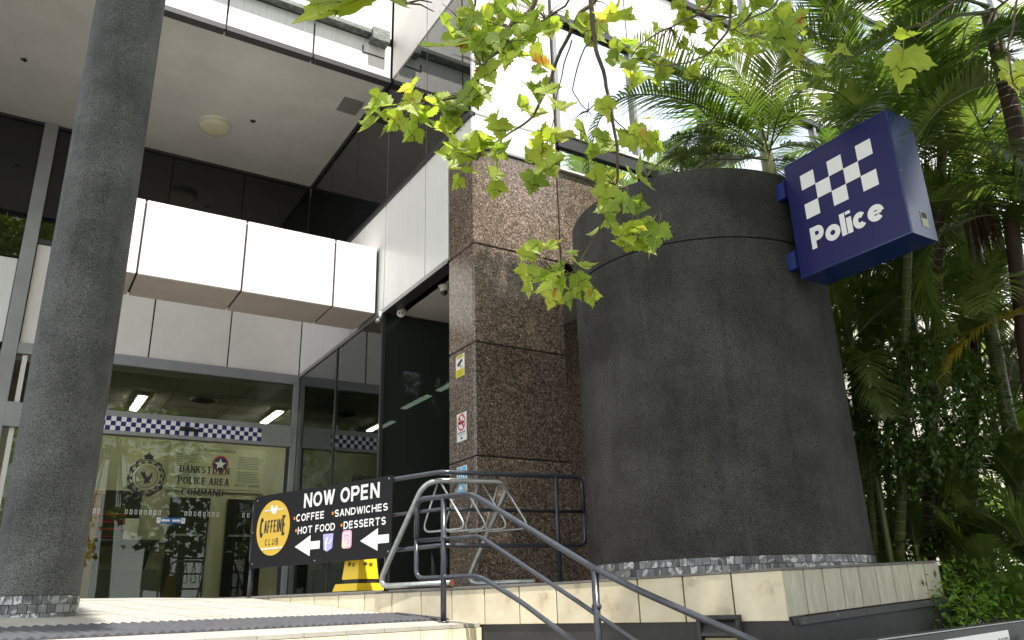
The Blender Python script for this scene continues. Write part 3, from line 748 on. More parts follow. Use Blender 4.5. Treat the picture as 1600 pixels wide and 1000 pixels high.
box('wall_core', (XR+.055, YF+.1, ZP+.0), (XR+.3, YD+.2, ZC+8), M['joint'], bd)
# big soffit
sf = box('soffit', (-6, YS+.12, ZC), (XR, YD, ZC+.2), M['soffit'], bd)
box('soffit_trim', (-6, YD-.04, ZC-.045), (XR-.03, YD-.002, ZC-.002), M['darkmetal'], bd)
box('soffit_trim', (XR-.035, YS+.1, ZC-.045), (XR-.002, YD-.002, ZC-.002), M['darkmetal'], bd)
# fascia
for k in range(0, 8):
    panelX(GX[k+1], GX[k], YS, 8.22, 8.86, M['panel_old'], gap=.014)
    panelX(GX[k+1], GX[k], YS, 9.0, 11.0, M['panel'])
    box('edge_trim', (GX[k+1]+.012, YS-.02, 8.13), (GX[k]-.012, YS+.13, 8.215), M['darkmetal'], bd)
box('fascia_core', (-6, YS+.055, 8.2), (XR-.01, YS+.5, 11), M['joint'], bd)
box('roof_capping', (-6, YS-.15, 8.87), (XR-.42, YS-.002, 8.96), M['copper'], bd, .01)
b = MB(); b.add(*boxl((XR-.418, YS-.20, 8.76), (XR-.12, YS-.002, 8.98)))
b.build('capping_bracket', M['copper'], bd)
box('conduit', (XR-.52, YS-.012, 8.56), (XR-.14, YS-.002, 8.58), M['darkmetal'], bd)
box('conduit', (XR-.52, YS-.012, 8.58), (XR-.50, YS-.002, 8.70), M['darkmetal'], bd)
# white box beam across the court
beam = box('beam_core', (0.4, 10.70, ZP+.06), (XR-.02, 11.50, 5.22), M['joint'], bd)
bx = [(.40, .96), (.96, 2.29), (2.29, 3.60), (3.60, 4.27)]
for (a, c) in bx:
    box('beam_panel', (a+.014, 10.66, ZP+.03), (c-.014, 10.70, 5.25), M['panel'], beam, .004)
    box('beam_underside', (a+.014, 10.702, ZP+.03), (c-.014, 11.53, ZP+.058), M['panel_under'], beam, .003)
    box('beam_top', (a+.008, 10.702, 5.222), (c-.008, 11.53, 5.25), M['panel'], beam)
ev, ef = lathe([(.02, 0), (.43, 0), (.43, 1.07), (.02, 1.07)], (.40, 11.1, ZP+.03), 24, PI/2, 1.5*PI)
obj('beam_end', ev, ef, M['panel'], beam, True)
# entrance side soffit (recess behind the pillar)
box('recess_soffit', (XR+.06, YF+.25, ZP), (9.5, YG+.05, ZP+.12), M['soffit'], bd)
box('soffit_edge', (XR-.015, YF+.66, ZP-.035), (XR+.16, YG, ZP-.001), M['darkmetal'], bd)
# lower glazing
for (a, c) in ((YG+.02, 12.4), (12.4, YD-.04)):
    box('glass_pane', (XR+.005, a+.02, .24), (XR+.017, c-.02, ZP-.04), M['sideglass'], bd)
box('glazing_bar', (XR-.01, 12.37, .2), (XR+.035, 12.43, ZP-.035), M['darkmetal'], bd)
box('glazing_bar', (XR-.02, YG-.03, .2), (XR+.03, YG+.02, ZP-.035), M['darkmetal'], bd)
for (a, c) in ((XR+.03, 5.9), (5.9, 7.5), (7.5, 9.1)):
    box('glass_pane', (a+.006, YG, .2), (c-.006, YG+.012, ZP-.02), M['recessglass'], bd)
# door wall frames
box('door_head_frame', (-.26, YD-.07, 3.98), (XR-.002, YD+.05, ZP+.015), M['aluminium'], bd, .004)
box('transom_band', (-.26, YD-.10, 2.80), (XR-.1, YD+.05, 3.19), M['aluminium'], bd, .004)
box('door_jamb', (XR-.10, YD-.08, .2), (XR-.002, YD+.05, 3.975), M['aluminium'], bd, .004)
box('transom_pane', (.0, YD-.01, 3.2), (XR-.10, YD+.004, 3.97), M['doorglass'], bd)
box('door_leaf_frame', (XR-.16, YD-.03, .24), (XR-.104, YD+.0, 2.79), M['darkmetal'], bd)
box('floor_track', (-.2, YD-.06, .22), (XR-.1, YD+.02, .245), M['darkmetal'], bd)
for (a, c) in ((-.15, 1.0), (1.0, 2.42), (2.42, XR-.17)):
    box('glass_door', (a+.004, YD-.012, .25), (c-.004, YD+.0, 2.79), M['doorglass'], bd)
for (a, c) in ((-1.78, -.47), (-3.1, -1.78), (-4.4, -3.1), (-5.8, -4.4)):
    box('glass_pane', (a+.02, YD, .2), (c-.02, YD+.012, ZP-.03), M['sideglass'], bd)
    box('glazing_bar', (a-.025, YD-.03, .2), (a+.025, YD+.03, ZP), M['darkmetal'], bd)
box('glazing_bar', (-.17, YD-.03, .2), (-.10, YD+.03, 3.97), M['offwhite'], bd)

# chequered band and head sensor
DP = Plane((0, YD-.102, 0), (1, 0, 0), (0, 0, 1), (0, -1, 0))
sq = .0765; x1_ = 3.67
cb = MB(); cw = MB()
for i in range(42):
    for j in range(3):
        xx = x1_-(i+1)*sq; zz = 2.862+j*sq
        (cb if (i+j) % 2 == 0 else cw).add(*prism([DP.p(xx, zz, 0), DP.p(xx+sq, zz, 0), DP.p(xx+sq, zz+sq, 0), DP.p(xx, zz+sq, 0)], DP.n, .0015))
band = cw.build('chequered_band', M['white'], bd); 
o = cb.build('blue_check', M['navy'], band)
sv, sf_ = bevelled(*boxl((2.28, YD-.16, 2.935), (2.60, YD-.104, 2.985)), .012)
sen = MB(); sen.add(sv, sf_); sen.add(*bevelled(*boxl((2.33, YD-.20, 2.95), (2.47, YD-.15, 2.995)), .01)); sen.build('door_sensor', M['ink'], bd)

# lettering and crest on the door glass
LP = Plane((0, YD-.0125, 0), (1, 0, 0), (0, 0, 1), (0, -1, 0))
def gx(p): return p[0]
(ax, _, az), (bx_, _, bz) = (2.373, 14.49, 2.25), (3.192, 14.49, 2.386)
LP.pen('door_lettering', 'BANKSTOWN', 2.377, 2.255, 3.192, 2.375, M['ink'], bd, wt=.19, thin=.14, gap=.10, serif=.035)
LP.pen('door_lettering', 'POLICE AREA', 2.362, 2.06, 3.202, 2.185, M['ink'], bd, wt=.19, thin=.14, gap=.10, serif=.035)
LP.pen('door_lettering', 'COMMAND', 2.438, 1.875, 3.128, 1.995, M['ink'], bd, wt=.19, thin=.14, gap=.10, serif=.035)
cx_, cz_ = 1.873, 2.148
cr_ = LP.ring('crest', cx_, cz_, .285, .30, .016, M['ink'], bd, wob=.012)
LP.ring('crest_ring', cx_, cz_, .262, .275, .012, M['ink'], cr_)
LP.ring('crest_ring', cx_, cz_, .232, .245, .02, M['ink'], cr_, wob=.02, seg=56)
LP.ring('crest_ring', cx_, cz_, .175, .185, .009, M['ink'], cr_)
LP.poly('eagle', [(cx_+x*.01, cz_+y*.01) for x, y in ((-9, 9), (-6, 6), (-4, 9), (-1, 2), (1, -1), (4, 1), (6, 5), (8, 9), (8.5, 2), (7, -3), (4.5, -6), (7, -8), (6, -10), (2, -9), (-1, -12), (-3, -8), (-2, -5), (-6, 0), (-9, 4))], M['ink'], cr_)
LP.poly('crown', [(cx_+x*.01, cz_+y*.01) for x, y in ((-6, 29), (6, 29), (8, 36), (5, 35), (3, 38), (1, 37), (1, 41), (-1, 41), (-1, 37), (-3, 38), (-5, 35), (-8, 36))], M['ink'], cr_)
for sx in (-1, 1):
    LP.poly('scroll', [(cx_+sx*x*.01, cz_+y*.01) for x, y in ((2, -33), (10, -31), (18, -25), (26, -20), (28, -14), (24, -15), (20, -21), (12, -26), (3, -28))], M['ink'], cr_)
    for q in range(5):
        a = -1.1+q*.5
        LP.disc('wreath_leaf', cx_+sx*.265*math.cos(a), cz_+.285*math.sin(a), .02, .032, M['ink'], cr_, seg=8)
# safety dots and arrow sticker
for (pa, pb, n8) in (((1.637, 14.49, 1.561), (2.14, 14.49, 1.546), 8), ((2.547, 14.49, 1.558), (3.065, 14.49, 1.532), 8), ((3.493, 14.49, 1.522), (4.07, 14.49, 1.505), 8), ((0.802, 14.49, 1.584), (1.237, 14.49, 1.568), 8)):
    for k in range(n8):
        x = pa[0]+(pb[0]-pa[0])*k/7; b = MB()
        for (dx0, dx1, dz0, dz1) in ((-.018, -.011, -.035, .035), (.011, .018, -.035, .035), (-.011, .011, .028, .035), (-.011, .011, -.035, -.028)):
            b.add(*prism([LP.p(x+dx0, 1.575+dz0, .001), LP.p(x+dx1, 1.575+dz0, .001), LP.p(x+dx1, 1.575+dz1, .001), LP.p(x+dx0, 1.575+dz1, .001)], LP.n, .0008))
        b.build('safety_mark', M['white'], bd)
xa, xb = 2.109, 2.549; zz = 1.455
stk = LP.poly('arrow_sticker', [(xa, zz-.045), (xb, zz-.045), (xb, zz+.045), (xa, zz+.045)], M['doorblue'], bd)
for (p0, p1) in ((xa, xa+.06), (xb-.06, xb)):
    LP.poly('sticker_end', [(p0, zz-.045), (p1, zz-.045), (p1, zz+.045), (p0, zz+.045)], M['white'], stk, .0025)
    LP.disc('sticker_dot', (p0+p1)/2, zz+.01, .012, .012, M['red'], stk, .004, seg=10)
xm = (xa+xb)/2
for sx in (-1, 1):
    LP.poly('arrow', [(xm+sx*x, zz+y) for x, y in ((.02, -.018), (.12, -.018), (.12, -.033), (.155, 0), (.12, .033), (.12, .018), (.02, .018))], M['white'], stk, .0025)

# ---- lobby behind the glass
lb = box('lobby_floor', (-6, YD+.06, .12), (9.4, 18.3, .235), M['lobbyfloor'], bd)
box('lobby_floor', (XR+.06, YG+.05, .12), (9.4, YD+.055, .20), M['lobbyfloor'], bd)
ceil = box('lobby_ceiling', (XR+.32, YG+.05, 3.9), (9.4, 18.3, 4.05), M['ceilingtile'], bd)
box('recess_header', (XR+.32, YG+.055, 3.89), (9.4, YG+.12, 4.3), M['joint'], bd)
box('lobby_ceiling', (-6, YD+.06, 3.9), (XR+.31, 18.3, 4.05), M['ceilingtile'], bd)
box('lobby_back_wall', (-6, 18.0, .235), (9.4, 18.2, 3.9), M['lobbywall'], bd)
box('lobby_side_wall', (9.3, YG+.05, .2), (9.5, 18.0, 3.9), M['lobbydado'], bd)
box('lobby_side_wall', (-6.1, YD+.06, .235), (-5.9, 18.0, 3.9), M['lobbydado'], bd)
for k in range(9):
    box('ceiling_grid', (-2.5+k*1.2, YD+.1, 3.893), (-2.478+k*1.2, 17.98, 3.899), M['vent'], bd)
for k in range(3):
    box('ceiling_grid', (-5.8, YD+1.0+k*1.2, 3.888), (9.2, YD+1.02+k*1.2, 3.892), M['vent'], bd)
LS = [(-2.3, 16.4), (1.83, 16.55), (4.44, 16.7), (6.9, 16.6), (6.6, 12.6), (6.6, 14.2)]
for k, (x, y) in enumerate(LS):
    lt = thing('strip_light', ['fluorescent strip on the lobby ceiling at far left', 'lit fluorescent strip on the lobby ceiling, seen above the left of the chequered band', 'lit fluorescent strip on the lobby ceiling, seen above the right end of the chequered band', 'fluorescent strip deep in the lobby behind the side glass', 'fluorescent strip in the dark room behind the stone pillar, nearest the glass', 'fluorescent strip in the dark room, further from the glass'][k], 'ceiling light', (x, y, 3.8), 'fluorescent strips on the lobby ceiling')
    box('housing', (x-.09, y-.64, 3.845), (x+.09, y+.64, 3.887), M['offwhite'], lt)
    box('tube', (x-.06, y-.6, 3.825), (x+.06, y+.6, 3.843), M['tube'], lt)
for (x, y) in ((2.9, 15.9), (0.6, 16.2)):
    vt = thing('ceiling_diffuser', 'round air diffuser on the lobby ceiling, %s' % ('seen above the door sensor' if x > 2 else 'behind the round column'), 'air vent', (x, y, 3.86), 'air diffusers on the lobby ceiling')
    for r0 in (.1, .18, .26):
        v_, f_ = lathe([(r0-.05, .0), (r0, .03), (r0-.045, .034)], (x, y, 3.855), 24); obj('diffuser_ring', v_, f_, M['vent'], vt, True)
# lobby furniture
ct = thing('reception_counter', 'dark reception counter seen through the left of the glass doors', 'counter', (1.6, 17.4, .235))
box('counter_top', (.2, 17.2, 1.30), (2.72, 17.98, 1.36), M['counter'], ct, .01)
for x in (.5, 1.55, 2.45): 
    obj('bracket', [(x, 17.3, 1.29), (x, 17.97, 1.29), (x, 17.97, .85), (x+.04, 17.3, 1.29), (x+.04, 17.97, 1.29), (x+.04, 17.97, .85)], [(0, 1, 2), (3, 5, 4), (0, 3, 4, 1), (1, 4, 5, 2), (0, 2, 5, 3)], M['counter'], ct)
box('counter_front', (.2, 17.80, .24), (2.70, 17.97, .84), M['lobbydado'], ct)
sw = thing('service_window', 'dark service window above the lobby counter', 'window', (1.8, 17.95, 1.4))
box('opening', (.4, 17.94, 1.38), (2.28, 17.985, 2.36), M['blackdoor'], sw)
for k in range(4):
    box('letter_tray', (1.5, 17.78, 1.45+k*.14), (1.98, 17.93, 1.465+k*.14), M['red'], sw)
box('payment_terminal', (2.0, 17.7, 1.37), (2.26, 17.93, 1.80), M['offwhite'], sw, .01)
box('screen', (2.02, 17.69, 1.82), (2.24, 17.90, 2.0), M['ink'], sw, .008)
ws = thing('poster_stand', 'golden timber display stand half hidden behind the round column', 'display stand', (1.3, 17.0, .24))
box('post', (1.34, 16.95, .235), (1.46, 17.05, 2.14), M['woodyellow'], ws, .01)
box('header', (.85, 16.93, 2.14), (1.52, 17.07, 2.24), M['woodyellow'], ws, .015)
box('panel', (.85, 16.97, 1.42), (1.335, 17.03, 2.13), M['woodyellow'], ws)
box('notice', (.95, 16.955, 1.55), (1.24, 16.965, 2.02), M['paper'], ws)
for k, (xa, xb) in enumerate(((2.83, 3.62), (3.98, 4.75))):
    dr = thing('interior_door', ['left black door at the back of the lobby', 'right black door at the back of the lobby, beside the noticeboard end'][k], 'door', ((xa+xb)/2, 17.9, .235), 'black doors at the back of the lobby')
    box('door_leaf', (xa, 17.93, .24), (xb, 17.985, 2.28), M['blackdoor'], dr)
    box('push_bar', (xa+.06, 17.88, 1.50), (xb-.1, 17.91, 1.54), M['galv'], dr)
    box('handle', (xa+.05, 17.87, 1.18), (xa+.15, 17.92, 1.21), M['galv'], dr)
nb = thing('noticeboard', 'framed noticeboard with charter text and a star badge on the lobby wall', 'noticeboard', (3.9, 17.97, 2.4))
box('board', (2.72, 17.955, 2.42), (4.70, 17.985, 3.36), M['paper'], nb)
NP = Plane((0, 17.953, 0), (1, 0, 0), (0, 0, 1), (0, -1, 0))
NP.text('heading', 'NSW POLICE FORCE', 3.28, 3.26, 4.05, 3.31, M['ink'], nb)
NP.disc('badge', 3.75, 3.02, .17, .17, M['red'], nb, .001); NP.disc('badge_disc', 3.75, 3.02, .145, .145, M['navy'], nb, .0025)
star = []
for k in range(10):
    r_ = .13 if k % 2 == 0 else .055; a = PI/2+k*PI/5; star.append((3.75+r_*math.cos(a), 3.0+r_*math.sin(a)))
NP.poly('star', star, M['white'], nb, .004)
NP.text('badge_lettering', 'BREAK UP', 3.60, 2.76, 3.92, 2.82, M['red'], nb)
for (tx, n0) in ((2.85, 15), (4.12, 16)):
    tb = MB()
    for q in range(n0):
        ww = .42+.1*random.random(); z = 3.18-q*.036
        if q == 8: continue
        tb.add(*prism([NP.p(tx, z, .001), NP.p(tx+ww, z, .001), NP.p(tx+ww, z+.014, .001), NP.p(tx, z+.014, .001)], NP.n, .001))
    struct(tb.build('printed_lines', M['vent'], nb), kind='stuff')
NP.text('logo', 'BICYC', 4.10, 2.55, 4.34, 2.60, M['ink'], nb)
NP.poly('logo_bar', [(4.38, 2.555), (4.62, 2.555), (4.62, 2.59), (4.38, 2.59)], M['vent'], nb)
bb = MB()
for q in range(60): bb.add(*prism([NP.p(2.8+q*.031, 2.46, .001), NP.p(2.8+q*.031+.016, 2.46, .001), NP.p(2.8+q*.031+.016, 2.482, .001), NP.p(2.8+q*.031, 2.482, .001)], NP.n, .001))
bb.build('checked_border', M['ink'], nb)

# ---- soffit fittings
cl = thing('ceiling_light', 'round yellowed light on the large white soffit', 'ceiling light', (2.10, 13.07, 8.06))
v, f = lathe([(.002, -.115), (.20, -.115), (.255, -.10), (.268, -.07), (.268, -.03)], (2.10, 13.07, ZC), 40); obj('diffuser', v, f, M['lightfit'], cl, True)
v, f = lathe([(.268, -.03), (.275, -.03), (.275, 0)], (2.10, 13.07, ZC), 40); obj('base_ring', v, f, M['offwhite'], cl, True)
cv = thing('ceiling_vent', 'small square grey vent near the corner of the white soffit', 'vent', (3.98, 11.4, 8.17))
box('vent_frame', (3.80, 11.18, ZC-.012), (4.16, 11.62, ZC-.001), M['vent'], cv)
for k in range(6): box('vent_slat', (3.82, 11.21+k*.066, ZC-.02), (4.14, 11.235+k*.066, ZC-.013), M['vent'], cv)
for k, q in enumerate(((-0.855, 12.698, 8.18), (2.651, 12.666, 8.18))):
    hp = [(q[0]+(.05+.015*math.sin(j*2.3+k))*math.cos(j*PI/5), q[1]+(.05+.02*math.cos(j*3.1))*math.sin(j*PI/5), ZC-.004) for j in range(10)]
    hv_, hf_ = prism(hp, (0, 0, 1), .003); ho = obj('soffit_hole', hv_, hf_, M['joint'], bd)

# ---- street facade (plane Y = YF) running right
gp = thing('stone_pillar', 'square pillar clad in polished brown granite slabs at the court corner', 'pillar', (4.95, 8.0, .16))
PX0, PX1, PY1 = XR+.0, 5.60, 8.34
ZS = [.17, 1.555, 2.88, 4.135, 5.49]
for k in range(4):
    a, c = ZS[k]+.007, ZS[k+1]-.007
    box('granite_slab', (PX0+.0, YF, a), (PX1, YF+.03, c), M['granite'], gp, .011)
    box('granite_slab', (PX0, YF+.034, a), (PX0+.03, PY1, c), M['granite'], gp, .011)
    if k < 3: box('granite_slab', (PX1-.03, YF+.034, a), (PX1, PY1, c), M['granite'], gp, .006)
box('pillar_core', (PX0+.02, YF+.02, .17), (PX1-.032, PY1-.01, 5.48), M['joint'], gp)
box('granite_slab', (PX1+.012, YF, ZS[3]+.005), (7.08, YF+.03, ZS[4]-.005), M['granite'], gp, .006)
box('granite_return', (7.05, YF+.0, .17), (7.085, YG, ZS[3]), M['granite'], gp, .004)
box('lintel_core', (PX1-.02, YF+.032, ZS[3]+.01), (7.07, YF+.25, ZS[4]), M['joint'], gp)
box('cap_trim', (PX0, YF-.02, 5.495), (PX1, YF+.03, 5.525), M['aluminium'], bd)
# white corner panels
panelX(XR, 5.62, YF, 5.53, ZG, M['panel']); panelX(XR, 5.62, YF, ZG+.01, 8.02, M['panel'])
panelX(XR, 5.62, YF, 8.05, 9.45, M['panel']); panelX(XR, 5.62, YF, 9.45, 12.5, M['panel']); panelX(XR, 5.62, YF, 12.5, 16, M['panel'])
FX = [5.66+1.43*k for k in range(15)]
levels = [(5.53, 5.86, 'g'), (6.12, 7.97, 'g'), (8.12, 9.40, 'p'), (9.55, 11.4, 'g'), (11.5, 12.8, 'p'), (12.9, 14.8, 'g'), (14.9, 16.2, 'p')]
for k in range(14):
    a, c = FX[k], FX[k+1]
    for (z0, z1, t) in levels:
        if t == 'g': box('window_pane', (a+.03, YF+.02, z0), (c-.03, YF+.04, z1), M['mirrorglass'], bd)
        else: panelX(a, c, YF, z0, z1, M['panel'])
    if k % 1 == 0:
        for (z0, z1) in ((6.12, 7.97), (9.55, 11.4), (12.9, 14.8)):
            box('mullion', (a-.03, YF-.04, z0), (a+.03, YF+.03, z1), M['aluminium'], bd)
    if k >= 1:
        panelX(a, c, YF, 2.9, 4.2, M['cream_wall']); panelX(a, c, YF, 4.2, 5.45, M['cream_wall']); panelX(a, c, YF, .1, 1.5, M['cream_wall']); panelX(a, c, YF, 1.5, 2.9, M['cream_wall'])
for (z0, z1, dd) in ((5.87, 6.06, .03), (8.0, 8.10, .06), (9.42, 9.53, .06), (11.41, 11.49, .04), (12.81, 12.89, .05)):
    box('window_transom', (5.64, YF-dd, z0), (FX[-1], YF+.03, z1), M['darkmetal'], bd)
box('window_sill', (5.64, YF-.05, 6.065), (FX[-1], YF+.03, 6.11), M['offwhite'], bd)
box('window_sill', (5.64, YF-.05, 5.495), (FX[-1], YF+.03, 5.525), M['offwhite'], bd)
box('wall_core', (5.6, YF+.052, 4.3), (FX[-1], YF+.5, 16.2), M['joint'], bd)
box('wall_core', (7.09, YF+.052, .1), (FX[-1], YF+.5, 4.29), M['joint'], bd)
box('roof_slab', (XR, YF+.1, 16.2), (FX[-1], 14, 16.4), M['soffit'], bd)

# ---- signs on the pillar (left face, plane X = XR)
def pillar_plate(name, label, pxs, draw):
    y0, y1, z0, z1 = pxs
    t = thing(name, label, 'sign', (XR, (y0+y1)/2, z0))
    P_ = Plane((XR-.001, y1, z0), (0, -1, 0), (0, 0, 1), (-1, 0, 0))
    W, H = y1-y0, z1-z0
    P_.poly('plate', [(0, 0), (W, 0), (W, H), (0, H)], M['white'], t, .0, .004)
    draw(P_, t, W, H); return t
def cctv(P_, t, W, H):
    P_.poly('yellow_top', [(.02, H*.84), (W-.02, H*.84), (W-.02, H*.98), (.02, H*.98)], M['yellowprint'], t, .0045)
    P_.poly('yellow_base', [(.0, 0), (W, 0), (W, H*.36), (0, H*.36)], M['yellowprint'], t, .0045)
    P_.text('lettering', 'CAMERA', W*.12, H*.87, W*.88, H*.95, M['ink'], t, .006)
    P_.poly('camera_icon', [(W*.2, H*.52), (W*.30, H*.48), (W*.78, H*.68), (W*.70, H*.80), (W*.2, H*.62)], M['ink'], t, .0045)
    P_.poly('camera_arm', [(W*.5, H*.56), (W*.56, H*.56), (W*.56, H*.44), (W*.85, H*.44), (W*.85, H*.42), (W*.5, H*.42)], M['ink'], t, .0045)
    for q in range(3): P_.text('lettering', ['SURVEILLANCE', 'CAMERAS IN', 'OPERATION'][q], W*.1, H*(.25-q*.10), W*.9, H*(.31-q*.10), M['ink'], t, .006)
def nosmoke(P_, t, W, H):
    cx, cz, rr = W*.5, H*.66, W*.42
    P_.poly('cigarette', [(cx-rr*.7, cz-.02), (cx+rr*.6, cz-.02), (cx+rr*.6, cz+.015), (cx-rr*.7, cz+.015)], M['ink'], t, .0045)
    P_.poly('smoke', [(cx+rr*.2, cz+.03), (cx+rr*.5, cz+.05), (cx+rr*.35, cz+.09), (cx+rr*.6, cz+.12), (cx+rr*.5, cz+.13), (cx+rr*.2, cz+.09), (cx+rr*.35, cz+.055)], M['ink'], t, .0045)
    P_.ring('red_ring', cx, cz, rr, rr, rr*.2, M['red'], t, .006)
    d = rr*.66; w = rr*.10
    P_.poly('red_bar', [(cx-d-w, cz+d-w), (cx-d+w, cz+d+w), (cx+d+w, cz-d+w), (cx+d-w, cz-d-w)], M['red'], t, .006)
    P_.text('lettering', 'NO SMOKING', W*.08, H*.27, W*.92, H*.335, M['ink'], t, .0045, bold=.02)
    P_.poly('small_print', [(W*.15, H*.21), (W*.85, H*.21), (W*.85, H*.225), (W*.15, H*.225)], M['ink'], t, .0045)
    P_.poly('emblem', [(W*.4, H*.07), (W*.6, H*.07), (W*.55, H*.15), (W*.45, H*.15)], M['ink'], t, .0045)
def access(P_, t, W, H):
    P_.poly('blue_field', [(W*.08, H*.42), (W*.92, H*.42), (W*.92, H*.97), (W*.08, H*.97)], M['stickerblue'], t, .0045)
    P_.poly('blue_field', [(W*.08, H*.03), (W*.92, H*.03), (W*.92, H*.38), (W*.08, H*.38)], M['stickerblue'], t, .0045)
    P_.ring('wheel', W*.48, H*.60, W*.24, W*.24, W*.06, M['white'], t, .006)
    P_.poly('figure', [(W*.42, H*.88), (W*.50, H*.88), (W*.50, H*.74), (W*.66, H*.74), (W*.66, H*.71), (W*.52, H*.70), (W*.52, H*.64), (W*.70, H*.63), (W*.78, H*.52), (W*.72, H*.51), (W*.66, H*.60), (W*.44, H*.60)], M['white'], t, .006)
    P_.disc('head', W*.46, H*.91, W*.05, W*.05, M['white'], t, .006, seg=12)
    P_.poly('slope', [(W*.15, H*.44), (W*.85, H*.44), (W*.85, H*.50)], M['white'], t, .006)
    P_.poly('arrow', [(W*.2, H*.18), (W*.4, H*.32), (W*.4, H*.23), (W*.8, H*.23), (W*.8, H*.13), (W*.4, H*.13), (W*.4, H*.05)], M['white'], t, .006)
def span(a, b):   # pixel corner pair -> y range and z range
    return min(a[1], b[1]), max(a[1], b[1]), min(a[2], b[2]), max(a[2], b[2])
pillar_plate('security_sign', 'yellow and white camera surveillance plate, topmost on the granite pillar', span((4.31, 8.15, 2.541), (4.31, 7.938, 2.809)), cctv)
pillar_plate('no_smoking_sign', 'white no smoking plate with a red ring, middle of the granite pillar', span((4.31, 8.134, 1.772), (4.31, 7.903, 2.1)), nosmoke)
pillar_plate('access_sign', 'sky blue wheelchair ramp plate low on the granite pillar behind the rails', span((4.31, 8.14, 1.189), (4.31, 7.899, 1.485)), access)

# ---- security cameras
def cam_dome(p, name, label, kind):
    t = thing(name, label, 'security camera', p)
    v, f = lathe([(.0, 0), (.085, 0), (.085, -.02), (.06, -.03), (.055, -.085), (.048, -.09)], p, 28); obj('housing', v, f, M['offwhite'], t, True)
    v, f = lathe([(.05, -.088), (.047, -.115), (.03, -.14), (.0, -.148)], p, 28); obj('dome', v, f, M['cameradark'], t, True)
cam_dome((4.635, 9.109, 4.145), 'dome_camera', 'white dome security camera on the soffit beside the granite pillar', 0)
q = Vector((4.504, 10.242, 4.14))
tc_ = thing('turret_camera', 'white twin-lens turret camera under the soffit edge', 'security camera', q)
v, f = lathe([(.0, 0), (.075, 0), (.075, -.02), (.045, -.03), (.0, -.03)], q, 24); obj('base', v, f, M['offwhite'], tc_, True)
dv = Vector((-.45, -.85, -.25)).normalized(); c0 = q+Vector((0, 0, -.06))
v, f = tubeg([c0-dv*.06, c0-dv*.05, c0+dv*.05, c0+dv*.06], [.04, .055, .06, .055], 20); obj('head', v, f, M['offwhite'], tc_, True)
sd = dv.cross(Vector((0, 0, 1))).normalized()
for k in (-1, 1):
    v, f = tubeg([c0+dv*.055+sd*.022*k, c0+dv*.066+sd*.022*k], .013, 12); obj('lens', v, f, M['cameradark'], tc_, True)
q = Vector((4.27, 10.478, 4.097))
tb_ = thing('bullet_camera', 'tiny white camera fixed at the top of the corner glazing bar', 'security camera', q)
v, f = tubeg([q+Vector((0, 0, .05)), q+Vector((0, 0, -.06))], .02, 12); obj('body', v, f, M['white'], tb_, True)
v, f = lathe([(.0, -.13), (.03, -.12), (.035, -.09), (.02, -.061)], q+Vector((-.03, .02, 0)), 16); obj('eye', v, f, M['vent'], tb_, True)

# ================================================================== ROUND COLUMN
CX, CY, CR = .29, 7.72, .316
colm = thing('round_column', 'tall round grey stuccoed column with a marble mosaic foot', 'column', (CX, CY, -.05))
zb_ = -.06
v, f = lathe([(CR, .165), (CR, 4.43)], (CX, CY, 0), 64); obj('shaft', v, f, M['stucco_col'], colm, True)
v, f = lathe([(CR-.003, 4.43), (CR-.003, 4.434)], (CX, CY, 0), 64); obj('shaft_joint', v, f, M['joint'], colm, True)
v, f = lathe([(CR, 4.434), (CR, 12.5), (.0, 12.5)], (CX, CY, 0), 64); obj('shaft', v, f, M['stucco_col'], colm, True)
v, f = lathe([(CR-.002, zb_-.1), (CR-.002, .163), (CR-.01, .163)], (CX, CY, 0), 64); obj('mosaic_bed', v, f, M['grout'], colm, True)
def mosaic(parent, cx, cy, R0, z0, rows, size, a_from, a_to, gap=.003, th=.008):
    n = int(2*PI*R0/size); da = 2*PI/n
    me = None
    for j in range(rows):
        for k in range(n):
            a = k*da+(.35*da if j % 2 else 0)
            aa = (a+2*PI) % (2*PI)
            if not (a_from <= aa <= a_to): continue
            if me is None:
                h = size/2-gap/2
                vv, ff = bevelled(*boxl((0, -h, 0), (th, h, size-gap)), .0015)
                me = mesh('mosaic_tile', vv, ff, M['marble'])
            link('mosaic_tile', me, (cx+(R0-.001)*math.cos(a), cy+(R0-.001)*math.sin(a), z0+j*size), parent, (random.uniform(-.02, .02), 0, a))
mosaic(colm, CX, CY, CR, -.093, 4, .064, PI*.95, PI*2)

# ================================================================== ROUND DRUM WALL
DX, DY, DR = 5.98, 5.755, 1.306
dm = thing('drum_wall', 'large round charcoal stuccoed drum with a marble mosaic foot beside the stairs', 'curved wall', (DX, DY, .15))
v, f = lathe([(DR, .318), (DR, 3.14)], (DX, DY, 0), 128); obj('lower_shell', v, f, M['stucco'], dm, True)
v, f = lathe([(DR-.012, 3.14), (DR-.012, 3.156)], (DX, DY, 0), 128); obj('shell_joint', v, f, M['joint'], dm, True)
v, f = lathe([(DR, 3.156), (DR, 3.87), (DR-.004, 3.88), (DR-.19, 3.88), (DR-.19, 3.4), (0, 3.4)], (DX, DY, 0), 128); uo = obj('upper_shell', v, f, M['stucco'], dm, False)
md = uo.modifiers.new('split', 'EDGE_SPLIT'); md.split_angle = math.radians(30); uo.data.polygons.foreach_set('use_smooth', [True]*len(uo.data.polygons))
v, f = lathe([(DR-.002, .1), (DR-.002, .316), (DR-.02, .318)], (DX, DY, 0), 128); obj('mosaic_bed', v, f, M['grout'], dm, True)
mosaic(dm, DX, DY, DR, .125, 3, .064, PI*.8, PI*1.95)
hs = tube('hose', [(DX+.55, DY-1.05, 3.89), (DX+.8, DY-.95, 3.99), (DX+1.0, DY-.75, 3.95), (DX+1.15, DY-.5, 3.9)], .018, M['white'], None, 8, .1)
tagp(hs, label='short white hose lying over the top of the charcoal drum', category='hose')

